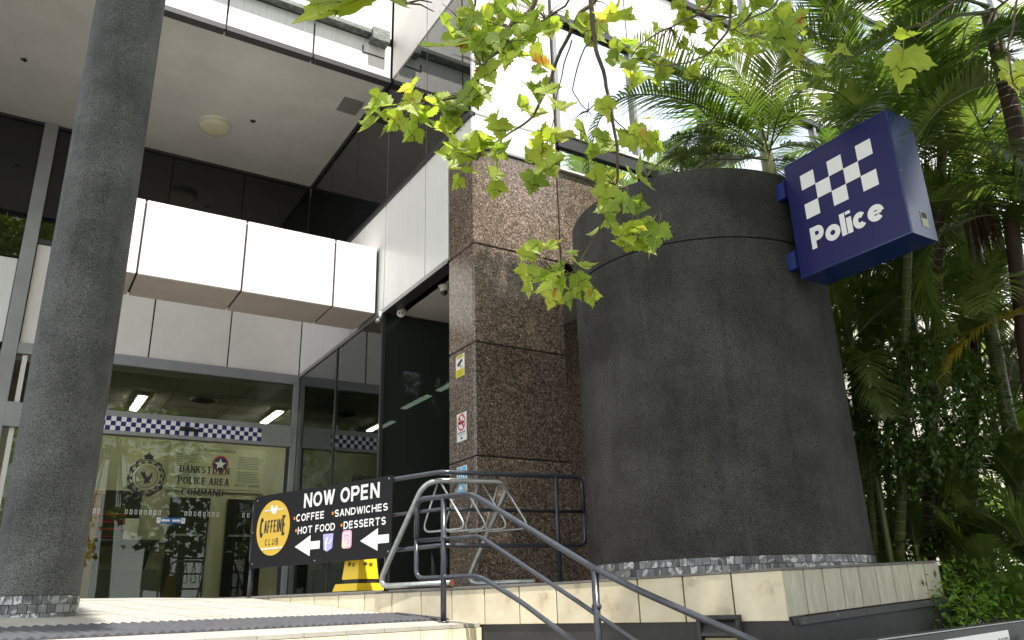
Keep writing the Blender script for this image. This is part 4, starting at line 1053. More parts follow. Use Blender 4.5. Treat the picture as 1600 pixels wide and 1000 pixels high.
# ================================================================== POLICE SIGN
ps = thing('police_sign', 'blue box sign lettered Police with a white check pattern, fixed to the charcoal drum', 'sign', (6.05, 3.8, 2.7))
Y0, Y1, Z0, Z1, XS0, XS1 = 3.242, 4.345, 2.729, 3.896, 5.87, 6.225
v, f = boxl((XS0+.012, Y0+.003, Z0+.003), (XS1, Y1-.003, Z1-.003)); obj('case', v, f, M['signside'], ps)
box('front_panel', (XS0, Y0, Z0), (XS0+.012, Y1, Z1), M['signblue'], ps, .003)
FP = Plane((XS0-.0005, Y1, Z0), (0, -1, 0), (0, 0, 1), (-1, 0, 0))
ca, cb2 = (5.87, 4.186, 3.705), (5.87, 3.438, 3.245)
U0 = Y1-4.186; U1 = Y1-3.438
VT = 3.682-Z0; 
VT = .985; cs = (U1-U0)/5
for (i, j) in ((0, 0), (2, 0), (4, 0), (1, 1), (3, 1), (0, 2), (2, 2), (4, 2)):
    z = VT-(j+1)*cs
    FP.poly('white_check', [(U0+i*cs, z), (U0+(i+1)*cs, z), (U0+(i+1)*cs, z+cs), (U0+i*cs, z+cs)], M['white'], ps, .0, .002)
FP.pen('lettering', 'Police', 0.168, .225, 0.905, .435, M['white'], ps, .0005, wt=.245, thin=.125, gap=.06, th=.002)
EP = Plane((XS0+.012, Y0+.0015, Z0), (1, 0, 0), (0, 0, 1), (0, -1, 0))
for (a_, b_) in (((0, 0), (1.103, .012)), ((0, 1.155), (1.103, 1.167)), ((0, .012), (.012, 1.155)), ((1.091, .012), (1.103, 1.155))):
    FP.poly('face_frame', [(a_[0], a_[1]), (b_[0], a_[1]), (b_[0], b_[1]), (a_[0], b_[1])], M['signside'], ps, .0, .004)
for k in range(5):
    EP.disc('screw', .012, .08+k*.25, .006, .006, M['galv'], ps, .0, .002, 8); EP.disc('screw', .33, .08+k*.25, .006, .006, M['galv'], ps, .0, .002, 8)
tube('power_cable', [(XS0+.2, Y1-.002, Z0+.55), (XS0+.2, Y1+.08, Z0+.50), (XS0+.16, Y1+.14, Z0+.58), (XS0+.12, Y1+.22, Z0+.56)], .009, M['ink'], ps, 8, .04)
st_ = EP.poly('maker_label', [(.16, .10), (.25, .10), (.25, .24), (.16, .24)], M['paper'], ps, .001, .001)
EP.poly('label_print', [(.17, .18), (.24, .18), (.24, .23), (.17, .23)], M['ink'], ps, .003, .001)
for z in (Z0+.20, Z0+.93):
    br = box('wall_bracket', (XS0+.04, Y1-.003, z-.06), (XS0+.10, Y1+.17, z+.06), M['bracket'], ps)
    box('bracket_plate', (XS0-.02, Y1+.02, z-.085), (XS0+.04, Y1+.16, z+.085), M['bracket'], ps)
    box('bracket_flange', (XS0-.03, Y1-.0, z-.09), (XS0+.30, Y1+.018, z+.09), M['signblue'], ps)

# ================================================================== RAILS
hr = thing('stair_handrail', 'blue-grey painted steel handrail running down the stairs', 'handrail', tuple(K(2.95, .28, -.14)))
def RP(s, z, off=.28): return K(s, off, z)
rt = .026
TOP = [(2.572, 0.983), (3.298, 0.969), (4.595, 0.241), (4.99, 0.059), (5.841, -0.293)]
BOT = [(2.602, 0.251), (3.377, 0.242), (3.817, 0.023), (4.323, -0.284)]
MID = [(2.587, 0.596), (3.391, 0.582), (4.385, 0.014), (4.887, -0.283)]
TOP[0] = (BOT[0][0], TOP[0][1]); MID[0] = (BOT[0][0], MID[0][1])
TOP += [(TOP[-1][0]+.9, TOP[-1][1]-.42)]; BOT += [(BOT[-1][0]+1.2, BOT[-1][1]-.62)]; MID += [(MID[-1][0]+1.2, MID[-1][1]-.6)]
loop = [RP(*p) for p in BOT[::-1]]+[RP(*p) for p in TOP]
# fillet only the bends
tube('hand_tube', fillet([RP(*p) for p in [(BOT[0][0], (TOP[0][1]+BOT[0][1])/2)]+TOP], .10, 6), rt, M['railpaint'], hr, 14)
tube('lower_tube', fillet([RP(*p) for p in [(BOT[0][0], (TOP[0][1]+BOT[0][1])/2)]+BOT], .10, 6), .022, M['railpaint'], hr, 12)
tube('middle_tube', fillet([RP(*p) for p in MID], .05, 4), .019, M['railpaint'], hr, 12)
s1 = 2.95; s2 = 4.576
tube('post', [RP(s1, rz(s1)-.02), RP(s1, 0.971-.01)], .027, M['railpaint'], hr, 14)
tube('post', [RP(s2, -.95), RP(s2, 0.231)], .030, M['railpaint'], hr, 14)
for (s_, z_) in ((s1, MID[0][1]+.0), (s1, BOT[0][1]-.0), (s2, -0.039)):
    v, f = tubeg([RP(s_-.034, z_), RP(s_-.026, z_), RP(s_+.026, z_), RP(s_+.034, z_)], [.021, .027, .027, .021], 12); obj('weld', v, f, M['railpaint'], hr, True)
v, f = lathe([(.055, 0), (.055, .008), (.03, .012)], RP(s1, rz(s1)+.001), 20); obj('base_flange', v, f, M['railpaint'], hr, True)

gr_ = thing('terrace_railing', 'blue-grey tube railing on the tiled kerb that carries the black cafe board', 'railing', tuple(K(2, -.06, .15)))
zt, zm, zl = 1.285, .915, .565
LE = -0.486
Bp = K(2.615, -.06); Ep = Vector((5.293, 7.094, 1.285)); Ep.z = 0
def onz(p, z): return Vector((p.x, p.y, z))
A0 = K(LE, -.06)
top = fillet([onz(A0, .9), onz(A0, zt), onz(Bp, zt), onz(Ep, zt), onz(Ep, .9)], .09, 6)
low = fillet([onz(A0, .9), onz(A0, .49), onz(Bp, zl-.03), onz(Ep, zl), onz(Ep, .9)], .09, 6)
tube('top_tube', top, .025, M['railpaint'], gr_, 14)
low = fillet([onz(A0, .9), onz(A0, .53), onz(Bp, zl), onz(Ep, zl), onz(Ep, .9)], .09, 6)
tube('lower_tube', low, .022, M['railpaint'], gr_, 12)
tube('middle_tube', [onz(A0, zm), onz(Bp, zm), onz(Ep, zm)], .018, M['railpaint'], gr_, 12, .05)
for s in (LE, 1.855):
    zt2 = .55 if s < 0 else zt
    tube('post', [K(s+(.03 if s < 0 else 0), -.06, .15), K(s+(.03 if s < 0 else 0), -.06, zt2)], .027, M['railpaint'], gr_, 14)
fr = .80
pp = Bp.lerp(Ep, fr)
tube('post', [onz(pp, .15), onz(pp, zt)], .027, M['railpaint'], gr_, 14)

# ---- black cafe board
cs_ = thing('cafe_board', 'black board reading NOW OPEN with a mustard round logo, hung on the railing', 'sign', tuple(K(.7, 0, .49)))
O_ = -.018
CPl = Plane(K(0, O_, 0), (KD.x, KD.y, 0), (0, 0, 1), (KN.x, KN.y, 0))
sL, sR = -0.441, 1.955
zlo, zhi = .485, 1.325
cp = [(sR, zlo), (sR, zhi)]
for k in range(6): a = PI/2*k/5; cp.append((sL+.06-.06*math.sin(a), zhi-.06+.06*math.cos(a)))
for k in range(6): a = PI/2*k/5; cp.append((sL+.06-.06*math.cos(a), zlo+.06-.06*math.sin(a)))
CPl.poly('board', cp, M['black'], cs_, -.012, .012)
def ct_(body, a, b, bold=.19): return CPl.pen('lettering', body, a[0], a[1], b[0], b[1], M['white'], cs_, .001, wt=bold, gap=.12)
ct_('NOW OPEN', (0.515, 1.109), (1.765, 1.273), bold=.20)
ct_('COFFEE', (0.391, 0.964), (0.884, 1.048))
ct_('SANDWICHES', (1.057, 0.963), (1.896, 1.042))
ct_('HOT FOOD', (0.433, 0.821), (1.072, 0.902))
ct_('DESSERTS', (1.213, 0.82), (1.871, 0.902))
for q in ((0.358, 1.006), (1.025, 1.007), (0.401, 0.866), (1.179, 0.866)):
    CPl.disc('bullet', q[0], q[1], .016, .018, M['orange'], cs_, .001, seg=12)
for (tip, tail) in (((0.396, 0.681), (0.83, 0.686)), ((1.486, 0.677), (1.921, 0.678))):
    L_ = tail[0]-tip[0]; z_ = (tip[1]+tail[1])/2; x_ = tip[0]
    CPl.poly('arrow', [(x_, z_), (x_+L_*.62, z_+.115), (x_+L_*.62, z_+.043), (x_+L_, z_+.043), (x_+L_, z_-.043), (x_+L_*.62, z_-.043), (x_+L_*.62, z_-.115)], M['white'], cs_, .001)
c_ = (-0.032, 0.931); l_ = (-0.347, 0.928); r2 = (0.278, 0.933)
RX = (r2[0]-l_[0])/2; CXs = (r2[0]+l_[0])/2; RZ = .318
lg = CPl.disc('round_logo', CXs, c_[1], RX, RZ, M['gold'], cs_, .001, .0015, 56)
LGH = .003
def lt_(b_, x0, z0, x1, z1, bold=.14): CPl.pen('logo_lettering', b_, x0, z0, x1, z1, M['ink'], lg, LGH, wt=bold, gap=.10)
zc = c_[1]; zc_ = zc
lt_('C', CXs-RX*.80, zc-.10, CXs-RX*.56, zc+.13)
lt_('AFFEIN', CXs-RX*.54, zc-.055, CXs+RX*.52, zc+.09)
lt_('E', CXs+RX*.55, zc-.10, CXs+RX*.78, zc+.13)
CPl.pen('logo_lettering', 'CLUB', CXs-RX*.42, zc-.20, CXs+RX*.38, zc-.125, M['ink'], lg, LGH, wt=.15, gap=.45)
for (x0, x1, z0, z1) in ((-.58, -.22, .20, .212), (.22, .58, .20, .212), (-.62, .62, -.245, -.23)):
    CPl.poly('logo_line', [(CXs+RX*x0, zc+z0), (CXs+RX*x1, zc+z0), (CXs+RX*x1, zc+z1), (CXs+RX*x0, zc+z1)], M['white'], lg, LGH)
for (dx, dz, sg) in ((-.032, .215, 1), (.03, .205, -1)):
    CPl.poly('bean', [(CXs+dx+.026*math.cos(a)*math.cos(.4*sg)-.055*math.sin(a)*math.sin(.4*sg), zc+dz+.026*math.cos(a)*math.sin(.4*sg)+.055*math.sin(a)*math.cos(.4*sg)) for a in [2*PI*k/14 for k in range(14)]], M['white'], lg, LGH)
# social media marks
f0, f1 = (0.88, 0.604), (1.05, 0.757)
w_, h_ = f1[0]-f0[0], .19; zb2 = .60
ic = CPl.poly('social_mark', [(f0[0]+w_*.12, zb2+h_*.12), (f0[0]+w_*.45, zb2), (f1[0]-w_*.06, zb2+h_*.18), (f1[0], zb2+h_), (f0[0], zb2+h_)], M['violet'], cs_, .001)
CPl.text('mark_letter', 'f', f0[0]+w_*.22, zb2+h_*.1, f0[0]+w_*.52, zb2+h_*.8, M['white'], ic, .0025, bold=.03)
CPl.poly('mark_tick', [(f0[0]+w_*.52, zb2+h_*.50), (f0[0]+w_*.64, zb2+h_*.40), (f0[0]+w_*.92, zb2+h_*.66), (f0[0]+w_*.88, zb2+h_*.72), (f0[0]+w_*.64, zb2+h_*.50)], M['white'], ic, .0025)
g0, g1 = (1.196, 0.612), (1.35, 0.763)
def rrect(x0, z0, x1, z1, r_):
    o_ = []
    for (cx, cz, a0) in ((x1-r_, z1-r_, 0), (x0+r_, z1-r_, PI/2), (x0+r_, z0+r_, PI), (x1-r_, z0+r_, 1.5*PI)):
        for k in range(5): a = a0+PI/2*k/4; o_.append((cx+r_*math.cos(a), cz+r_*math.sin(a)))
    return o_
gz0 = .615; gz1 = gz0+.19
ig = CPl.poly('camera_mark', rrect(g0[0], gz0, g1[0], gz1, .035), M['pink'], cs_, .001)
CPl.poly('mark_glow', rrect(g0[0]+.006, gz0+.006, g1[0]-.07, gz0+.07, .02), M['peach'], ig, .0025)
gx_, gz_ = (g0[0]+g1[0])/2, (gz0+gz1)/2
gw = (g1[0]-g0[0])
for r_ in (.38,):
    b = MB(); oo = rrect(gx_-gw*.38, gz_-.07, gx_+gw*.38, gz_+.07, .03); ii = rrect(gx_-gw*.31, gz_-.058, gx_+gw*.31, gz_+.058, .025); n = len(oo)
    for k in range(n): b.add([CPl.p(*oo[k], .004), CPl.p(*oo[(k+1) % n], .004), CPl.p(*ii[(k+1) % n], .004), CPl.p(*ii[k], .004)], [(0, 1, 2, 3)])
    b.build('mark_outline', M['white'], ig, fix=False)
CPl.ring('mark_ring', gx_, gz_, gw*.17, .033, .011, M['white'], ig, .004, 20)
CPl.disc('mark_dot', gx_+gw*.22, gz_+.042, .008, .008, M['white'], ig, .003, seg=8)
for (s, z) in ((sL+.07, zhi-.05), (sL+.06, zlo+.05), (sR-.05, zhi-.03), (sR-.04, zlo+.06), (sL+.02, .9), ((sL+sR)/2, zlo+.03)):
    CPl.disc('screw', s, z, .009, .009, M['galv'], cs_, .001, .004, 10)

# ================================================================== BIKE RACK
br_ = thing('bike_rack', 'galvanised tubular bike rack with hanging triangular loops before the granite pillar', 'bike rack', (3.9, 7.8, .17))
def zed(p, z): return Vector((p[0], p[1], z))
t1, t2 = Vector((3.579, 7.46, 1.203)), Vector((4.443, 7.216, 1.088))
t1.z = t2.z = 1.21
f1a, f1b = zed((3.341, 8.06, 0.278), .205), zed((3.728, 7.173, 0.17), .205)
f2a, f2b = zed((4.177, 7.705, 0.32), .205), zed((4.59, 7.002, 0.184), .205)
main = fillet([f1b, f1a, t1, t2, f2a, f2b], .17, 8)
tube('frame_tube', main, .028, M['galv'], br_, 14)
for p, q2 in ((f1b, f1a), (f2b, f2a)):
    d = (p-q2).normalized(); v, f = tubeg([p, p+d*.012], .033, 14); obj('tube_end', v, f, M['rust'], br_)
dprof = (f1b-f1a).normalized()
for k in range(4):
    ap = t1.lerp(t2, .16+.24*k)
    c = ap+Vector((0, 0, -.03)); l2 = c-dprof*.22+Vector((0, 0, -.47)); r2_ = c+dprof*.36+Vector((0, 0, -.47))
    tube('wheel_loop', fillet([c-dprof*.02, l2, r2_, c+dprof*.03], .12, 7), .011, M['galv'], br_, 8)

# ================================================================== WET FLOOR SIGN
wf = thing('wet_floor_sign', 'yellow slippery-when-wet floor sign behind the cafe board', 'floor sign', (0, 0, 0))
bc = Vector((3.399, 8.689, 0.334)); bc.z = .2
wf.location = bc; PW[wf.name] = bc.copy()
wdir = Vector((KD.x, KD.y, 0)); 
rr_ = Vector((.852, -.523, 0)).normalized(); ff_ = Vector((.52, .85, 0)).normalized()
def WP(a, b_, z): return bc+rr_*a+ff_*b_+Vector((0, 0, z))
# three-sided flared pylon: vertical ridge towards the viewer
def tri(w, d, z, a=0): return [WP(-w, 0, z), WP(.03*w-.005, -d, z), WP(w, 0, z), WP(0, d*.8, z)]
b = MB(); lo_, hi_ = tri(.20, .15, .10), tri(.13, .09, .62)
b.add(lo_+hi_, [(0, 1, 5, 4), (1, 2, 6, 5), (2, 3, 7, 6), (3, 0, 4, 7), (4, 5, 6, 7), (3, 2, 1, 0)]); b.build('body', M['yellow'], wf)
b = MB(); lo_, hi_ = tri(.185, .135, .055), tri(.185, .135, .098); b.add(lo_+hi_, [(0, 1, 5, 4), (1, 2, 6, 5), (2, 3, 7, 6), (3, 0, 4, 7), (4, 5, 6, 7), (3, 2, 1, 0)]); b.build('dark_gap', M['ink'], wf)  # black block put in for the shaded gap above the foot
b = MB(); lo_, hi_ = tri(.30, .22, -.02), tri(.27, .2, .055); b.add(lo_+hi_, [(0, 1, 5, 4), (1, 2, 6, 5), (2, 3, 7, 6), (3, 0, 4, 7), (4, 5, 6, 7), (3, 2, 1, 0)]); b.build('foot', M['yellow'], wf)
for (pa, pb, pc, pd) in ((tri(.20, .15, .10)[0], tri(.20, .15, .10)[1], tri(.13, .09, .62)[1], tri(.13, .09, .62)[0]), (tri(.20, .15, .10)[1], tri(.20, .15, .10)[2], tri(.13, .09, .62)[2], tri(.13, .09, .62)[1])):
    mid0, mid1 = (pa+pb)/2, (pc+pd)/2; u_ = (pb-pa).normalized(); v_ = (mid1-mid0).normalized(); n_w = u_.cross(v_)
    if n_w.dot(ff_) > 0: n_w = -n_w
    SPl = Plane(mid0, u_, v_, n_w); W2 = (pb-pa).length
    SPl.text('lettering', 'SLIPPERY', -W2*.32, .30, W2*.26, .335, M['ink'], wf, .002, bold=.02)
    SPl.text('lettering', 'WHEN WET', -W2*.32, .25, W2*.26, .285, M['ink'], wf, .002, bold=.02)
    SPl.poly('emblem', [(-.06, .14), (-.045, .16), (-.05, .18), (-.03, .17), (-.01, .185), (-.015, .16), (.0, .145), (-.025, .15), (-.03, .12), (-.04, .15)], M['ink'], wf, .002)
    for q in range(3): SPl.poly('small_print', [(.012, .16-q*.014), (.055, .16-q*.014), (.055, .168-q*.014), (.012, .168-q*.014)], M['ink'], wf, .002)

# ================================================================== VEGETATION
rv = random.Random(5)
def frame(t, up=Vector((0, 0, 1))):
    t = t.normalized(); s = t.cross(up)
    if s.length < .05: s = t.cross(Vector((1, 0, 0)))
    s.normalize(); return t, s, s.cross(t)

def frond_geo(path, L, n, width=.03, droop=.5, sweep=.55, lift=.25, r0=.012, start=.14, seed=0, ragged=.0, plumes=0):
    """rachis tube plus two rows of bending leaflets; returns verts, faces, material index"""
    R_ = random.Random(seed); path = [Vector(p) for p in path]
    # resample
    d = [0]
    for a, b in zip(path, path[1:]): d.append(d[-1]+(b-a).length)
    tot = d[-1]
    def at(t):
        x = t*tot
        for i in range(len(d)-1):
            if x <= d[i+1] or i == len(d)-2:
                k = (x-d[i])/max(d[i+1]-d[i], 1e-6); return path[i].lerp(path[i+1], k)
    def smooth(t):
        e = .06; return (at(max(0, t-e))+at(min(1, t+e))+at(t)*2)/4 if e < t < 1-e else at(t)
    mb = MB(); N = 16
    pts = [smooth(i/N) for i in range(N+1)]
    v, f = tubeg(pts, [r0*(1-.85*i/N) for i in range(N+1)], 5); mb.add(v, f, 0)
    for i in range(n):
        t = start+(1-start)*(i+.5)/n
        p = smooth(t); tg = (smooth(min(1, t+.03))-smooth(max(0, t-.03)))
        tg, s, u = frame(tg)
        prof = math.sin(PI*min(1, (t-start)/(1-start)*.82+.16))**.65
        for sd in (-1, 1):
            if ragged and R_.random() < ragged: continue
            ln = L*prof*R_.uniform(.85, 1.08)
            dr = (s*sd*(1-.25*t)+tg*(sweep+.5*t+R_.uniform(-.08, .08))+u*(lift+R_.uniform(-.12, .12))).normalized()
            w = width*R_.uniform(.8, 1.15)*(.5+.5*prof); wv = dr.cross(u).normalized()*w/2
            q0 = p.copy(); seg = 4; row = []
            cur = q0; dd = dr.copy()
            for k in range(seg+1):
                tt = k/seg; ww = wv*(.45 if k == 0 else (1-tt**1.6))
                row.append((cur-ww, cur+ww) if k < seg else (cur, cur))
                dd = (dd+Vector((0, 0, -1))*droop*(.12+.34*tt)).normalized(); cur = cur+dd*ln/seg
            vs = []; 
            for k in range(seg): vs += [row[k][0], row[k][1]]
            vs.append(row[seg][0])
            fs = [(2*k, 2*k+1, 2*k+3, 2*k+2) for k in range(seg-1)]+[(2*seg-2, 2*seg-1, 2*seg)]
            mb.add(vs, fs, 1)
    return mb

def frond_mesh(name, mb, leafmat):
    me = mesh(name, mb.v, mb.f, [M['rachis'], M[leafmat]])
    me.polygons.foreach_set('material_index', mb.m); return me

FV = {}
def variant(kind, k):
    key = (kind, k)
    if key not in FV:
        if kind == 'fern': L, n, ln, dr, w, lm = .42, 46, 1.35, .55, .030, 'palmleaf'
        elif kind == 'bright': L, n, ln, dr, w, lm = .42, 46, 1.4, .4, .034, 'palmbright'
        elif kind == 'yellow': L, n, ln, dr, w, lm = .5, 44, 1.7, .6, .04, 'palmyellow'
        elif kind == 'coarse': L, n, ln, dr, w, lm = .62, 42, 2.3, .75, .05, 'palmleaf'
        else: L, n, ln, dr, w, lm = .55, 52, 2.1, .7, .038, 'palmleaf'
        bend = [.35, .75, 1.15][k % 3]
        pts = []; p = Vector((0, 0, 0)); a = .55
        for i in range(11):
            pts.append(p.copy()); p += Vector((math.cos(a), .03*math.sin(i*.7+k), math.sin(a)))*ln/10; a -= bend*.16*(1+.06*i)
        FV[key] = frond_mesh('frond', frond_geo(pts, L, n, w, dr, .5, .3, .013, seed=k*7+len(FV), ragged=.05*(k % 2)), lm)
    return FV[key]

def palm(label, base, crown, n, kind='palm', trunk='palmtrunk', r=.055, rings=True, shaft=None, group=None, seed=1, az0=None, spread=2*PI, elev=(-.5, .8), scale=1., name='palm_tree', cat='palm', curve=.0, top_fr=True):
    """palm: ringed trunk, pale crownshaft and arching fronds"""
    R_ = random.Random(seed); base = Vector(base); crown = Vector(crown)
    t = thing(name, label, cat, base, group)
    mid = base.lerp(crown, .5)+Vector((curve, curve*.4, 0)); pts = [base.lerp(mid, i/5) if i < 5 else mid.lerp(crown, (i-5)/5) for i in range(11)]
    for _ in range(2): pts = [pts[0]]+[(pts[i-1]+pts[i]*2+pts[i+1])/4 for i in range(1, 10)]+[pts[-1]]
    if r > 0:
        v, f = tubeg(pts, [r*(1.12-.25*i/10) for i in range(11)], 12); obj('trunk', v, f, M[trunk], t, True)
        if rings:
            b = MB(); H = (crown-base).length; k = int(H/.11)
            for i in range(k):
                x = (i+.5+R_.uniform(-.15, .15))/k*10; j = min(9, int(x)); p = pts[j].lerp(pts[j+1], x-j); tg = (pts[j+1]-pts[j]).normalized()
                rr2 = r*(1.12-.25*x/10)+.0025; v, f = tubeg([p-tg*.005, p+tg*.005], rr2, 12); b.add(v, f)
            struct(b.build('trunk_rings', M['palmring'], t, True, fix=False), kind='stuff')
        if shaft:
            tg = (pts[-1]-pts[-2]).normalized()
            v, f = tubeg([crown-tg*shaft, crown-tg*shaft*.7, crown-tg*.1, crown+tg*.05], [r*1.0, r*1.25, r*.95, r*.6], 12); obj('crownshaft', v, f, M['palmcream'], t, True)
    for i in range(n):
        a = (az0 if az0 is not None else R_.uniform(0, 2*PI))+spread*(i+R_.uniform(-.3, .3))/n
        e = R_.uniform(*elev); k = R_.randrange(3)
        s = scale*R_.uniform(.85, 1.12)
        link('frond', variant(kind if R_.random() > .12 or kind != 'palm' else 'coarse', k), crown+Vector((0, 0, R_.uniform(-.08, .04))), t, (R_.uniform(-.25, .25), -e, a), (s, s, s))
    return t

def key_frond(parent, pts, L=.5, n=54, width=.036, droop=.65, mat='palmleaf', r0=.014, seed=3, sweep=.5, lift=.25, start=.12, ragged=0):
    mb = frond_geo(pts, L, n, width, droop, sweep, lift, r0, start, seed, ragged)
    o = mb.build('frond', [M['rachis'], M[mat]], parent, False, fix=False); return o

Zb = .05
def G(p, z=Zb): return (p[0], p[1], z)
# palm over the drum
pA = palm('palm with a pale yellow crownshaft rising just behind the top of the charcoal drum', G((7.843, 5.927, 4.903)), (7.598, 5.844, 5.467), 5, r=.075, trunk='palmgreen', shaft=.9, seed=3, elev=(-.2, .5), az0=.3, spread=3.4)
for (pts, kw) in (
    ([(7.631, 5.837, 5.435), (7.206, 5.801, 5.558), (6.585, 5.777, 5.648), (5.972, 5.794, 5.631), (5.37, 5.85, 5.501), (5.03, 5.917, 5.254), (4.907, 6.032, 4.864), (4.869, 6.106, 4.446)], dict(L=.62, n=66, droop=.9, r0=.02, seed=5)),
    ([(7.655, 5.848, 5.372), (7.035, 5.812, 5.491), (6.53, 5.842, 5.577), (6.065, 5.746, 5.906), (5.63, 5.682, 6.11), (5.308, 5.648, 6.076)], dict(L=.7, n=50, droop=.25, mat='palmbright', width=.034, seed=6, sweep=.3)),
    ([(7.676, 5.835, 5.372), (7.127, 5.818, 5.338), (6.432, 5.792, 5.246), (5.92, 5.816, 5.057), (5.522, 5.855, 4.665)], dict(L=.5, n=52, droop=.9, seed=7)),
    ([(7.612, 5.836, 5.466), (7.489, 5.559, 6.011), (7.411, 5.317, 6.407), (7.502, 4.975, 6.788)], dict(L=.6, n=46, droop=.4, seed=8)),
    ([(7.635, 5.844, 5.411), (7.637, 5.495, 5.642), (7.658, 5.203, 5.711), (7.706, 4.919, 5.42), (7.806, 4.833, 4.876)], dict(L=.55, n=50, droop=.8, seed=9)),
    ([(7.587, 5.841, 5.49), (7.423, 5.799, 6.136), (7.216, 5.861, 6.598), (6.815, 5.976, 6.624)], dict(L=.6, n=46, droop=.6, seed=10)),
    ([(7.635, 5.844, 5.411), (7.673, 5.483, 5.32), (7.705, 5.085, 5.025), (7.634, 4.879, 4.428)], dict(L=.45, n=50, droop=1.0, seed=12)),
    ([(7.504, 5.855, 5.284), (7.019, 5.86, 5.1), (6.545, 5.843, 4.954), (6.181, 5.935, 4.682)], dict(L=.5, n=40, droop=.8, seed=13)),
    ([(7.561, 5.788, 5.359), (7.243, 5.605, 5.672), (6.816, 5.543, 5.861), (6.261, 5.527, 5.836), (5.823, 5.627, 5.653), (5.489, 5.735, 5.299)], dict(L=.5, n=50, droop=.9, width=.028, seed=14)),
    ([(7.581, 5.791, 5.32), (7.447, 5.48, 5.665), (7.396, 5.057, 5.853), (7.465, 4.659, 5.803), (7.622, 4.453, 5.463)], dict(L=.5, n=50, droop=.9, width=.028, seed=15)),
    ([(7.579, 5.824, 5.244), (7.08, 5.807, 5.135), (6.394, 5.788, 5.012), (5.827, 5.858, 4.797), (5.499, 5.968, 4.429)], dict(L=.45, n=60, droop=.9, seed=16)),
    ([(7.614, 5.803, 5.242), (7.66, 5.466, 5.08), (7.606, 5.163, 4.688), (7.553, 5.044, 4.154)], dict(L=.4, n=44, droop=.9, seed=17, mat='palmbright')),
): key_frond(pA, pts, **kw)
# big frond sweeping down across the top
pT = palm('tall palm with one broad dark frond sweeping down left above the sign', G((8.841, 3.675, 4.894)), (7.789, 3.043, 5.587), 4, r=.085, seed=8, elev=(-.6, .4), kind='coarse', scale=1.0)
for (pts, kw) in (
    ([(7.599, 2.969, 5.451), (7.07, 3.12, 5.284), (6.497, 3.34, 5.019), (6.005, 3.531, 4.703), (5.661, 3.736, 4.429), (5.398, 3.889, 4.159)], dict(L=.68, n=64, droop=.9, width=.04, r0=.02, seed=21)),
    ([(7.591, 2.954, 5.499), (7.036, 3.055, 5.49), (6.484, 3.181, 5.418), (5.978, 3.349, 5.176), (5.734, 3.496, 4.892)], dict(L=.6, n=56, droop=.9, width=.034, r0=.02, seed=22)),
    ([(7.628, 2.956, 5.438), (7.25, 3.071, 4.833), (6.77, 3.212, 4.318), (6.461, 3.384, 3.773)], dict(L=.55, n=52, droop=.7, width=.03, seed=23)),
    ([(7.598, 2.831, 4.584), (7.059, 3.0, 4.392), (6.6, 3.151, 4.12), (6.234, 3.319, 3.67), (6.039, 3.488, 3.259)], dict(L=.5, n=60, droop=.35, mat='palmleaf', width=.03, seed=24, lift=.6)),
): key_frond(pT, pts, **kw)
# golden cane clump right of the drum
CANES = [((8.907, 6.292, 0.343), (8.273, 5.355, 3.531), 5, 1, 'slim green cane palm stem hugging the right edge of the drum'),
         ((9.2, 6.358, 0.347), (8.483, 5.335, 3.86), 5, 2, 'pale green cane palm stem second from the drum edge, under the sign'),
         ((9.673, 6.558, 0.358), (8.981, 5.492, 3.936), 6, 4, 'yellow-green cane palm stem third from the drum edge'),
         ((8.486, 6.061, 0.33), (7.965, 5.398, 2.692), 5, 6, 'short cane palm with feathery fronds low beside the drum edge'),
         ((8.394, 5.873, 0.32), (7.963, 5.346, 2.224), 4, 9, 'shortest cane palm, half way down the drum edge')]
for b_, c_, n_, sd, lab in CANES:
    palm(lab, G(b_), c_, n_+2, 'fern', 'palmgreen', .032, True, None, 'slim cane palms beside the drum', sd, name='cane_palm', elev=(-.3, 1.0), scale=.95, curve=.05)
# ringed trunks right of the sign
pB = palm('palm with a green stem turning brown lower, under the right corner of the sign', G((8.5, 5.685, 0.31)), (7.982, 4.297, 4.397), 10, r=.05, trunk='palmgreen', seed=14, elev=(-.5, .9), curve=-.03)
b1, b2 = Vector((8.5, 5.685, 0.31)), Vector((8.261, 4.937, 2.453)); b1.z = Zb
v, f = tubeg([b1, b1.lerp(b2, .5), b2], [.058, .056, .054], 12); obj('lower_trunk', v, f, M['palmtrunk'], pB, True)
pC = palm('palm with a brown trunk ringed in pale bands, right of the sign', G((9.234, 5.847, 0.319)), (8.71, 4.263, 4.882), 11, r=.062, seed=15, elev=(-.6, .8), curve=.05)
pD = palm('shaggy palm with a skirt of dead brown fibre hanging from its crown', G((9.869, 5.702, 0.312)), (9.34, 4.247, 4.576), 11, r=.07, seed=16, elev=(-.6, .7))
fb = MB(); ctop = Vector((9.047, 4.145, 4.363))
for k in range(260):
    a = rv.uniform(0, 2*PI); r_ = rv.uniform(.02, .16); p = ctop+Vector((r_*math.cos(a), r_*math.sin(a), rv.uniform(-.15, .05))); ln = rv.uniform(.35, .95)
    q = p+Vector((rv.uniform(-.09, .09), rv.uniform(-.09, .09), -ln)); m_ = p.lerp(q, .5)+Vector((rv.uniform(-.03, .03), rv.uniform(-.03, .03), 0)); w = Vector((rv.uniform(-1, 1), rv.uniform(-1, 1), 0)).normalized()*.008
    fb.add([p-w, p+w, m_+w, m_-w, q], [(0, 1, 2, 3), (3, 2, 4)])
struct(fb.build('dead_fibre_skirt', M['fibre'], pD, fix=False), kind='stuff')
pE = palm('thick dark palm trunk leaning at the far right edge of the view', G((8.96, 4.299, 0.236)), (8.69, 3.714, 3.831), 12, r=.085, seed=17, elev=(-.6, .7), rings=False, kind='coarse')
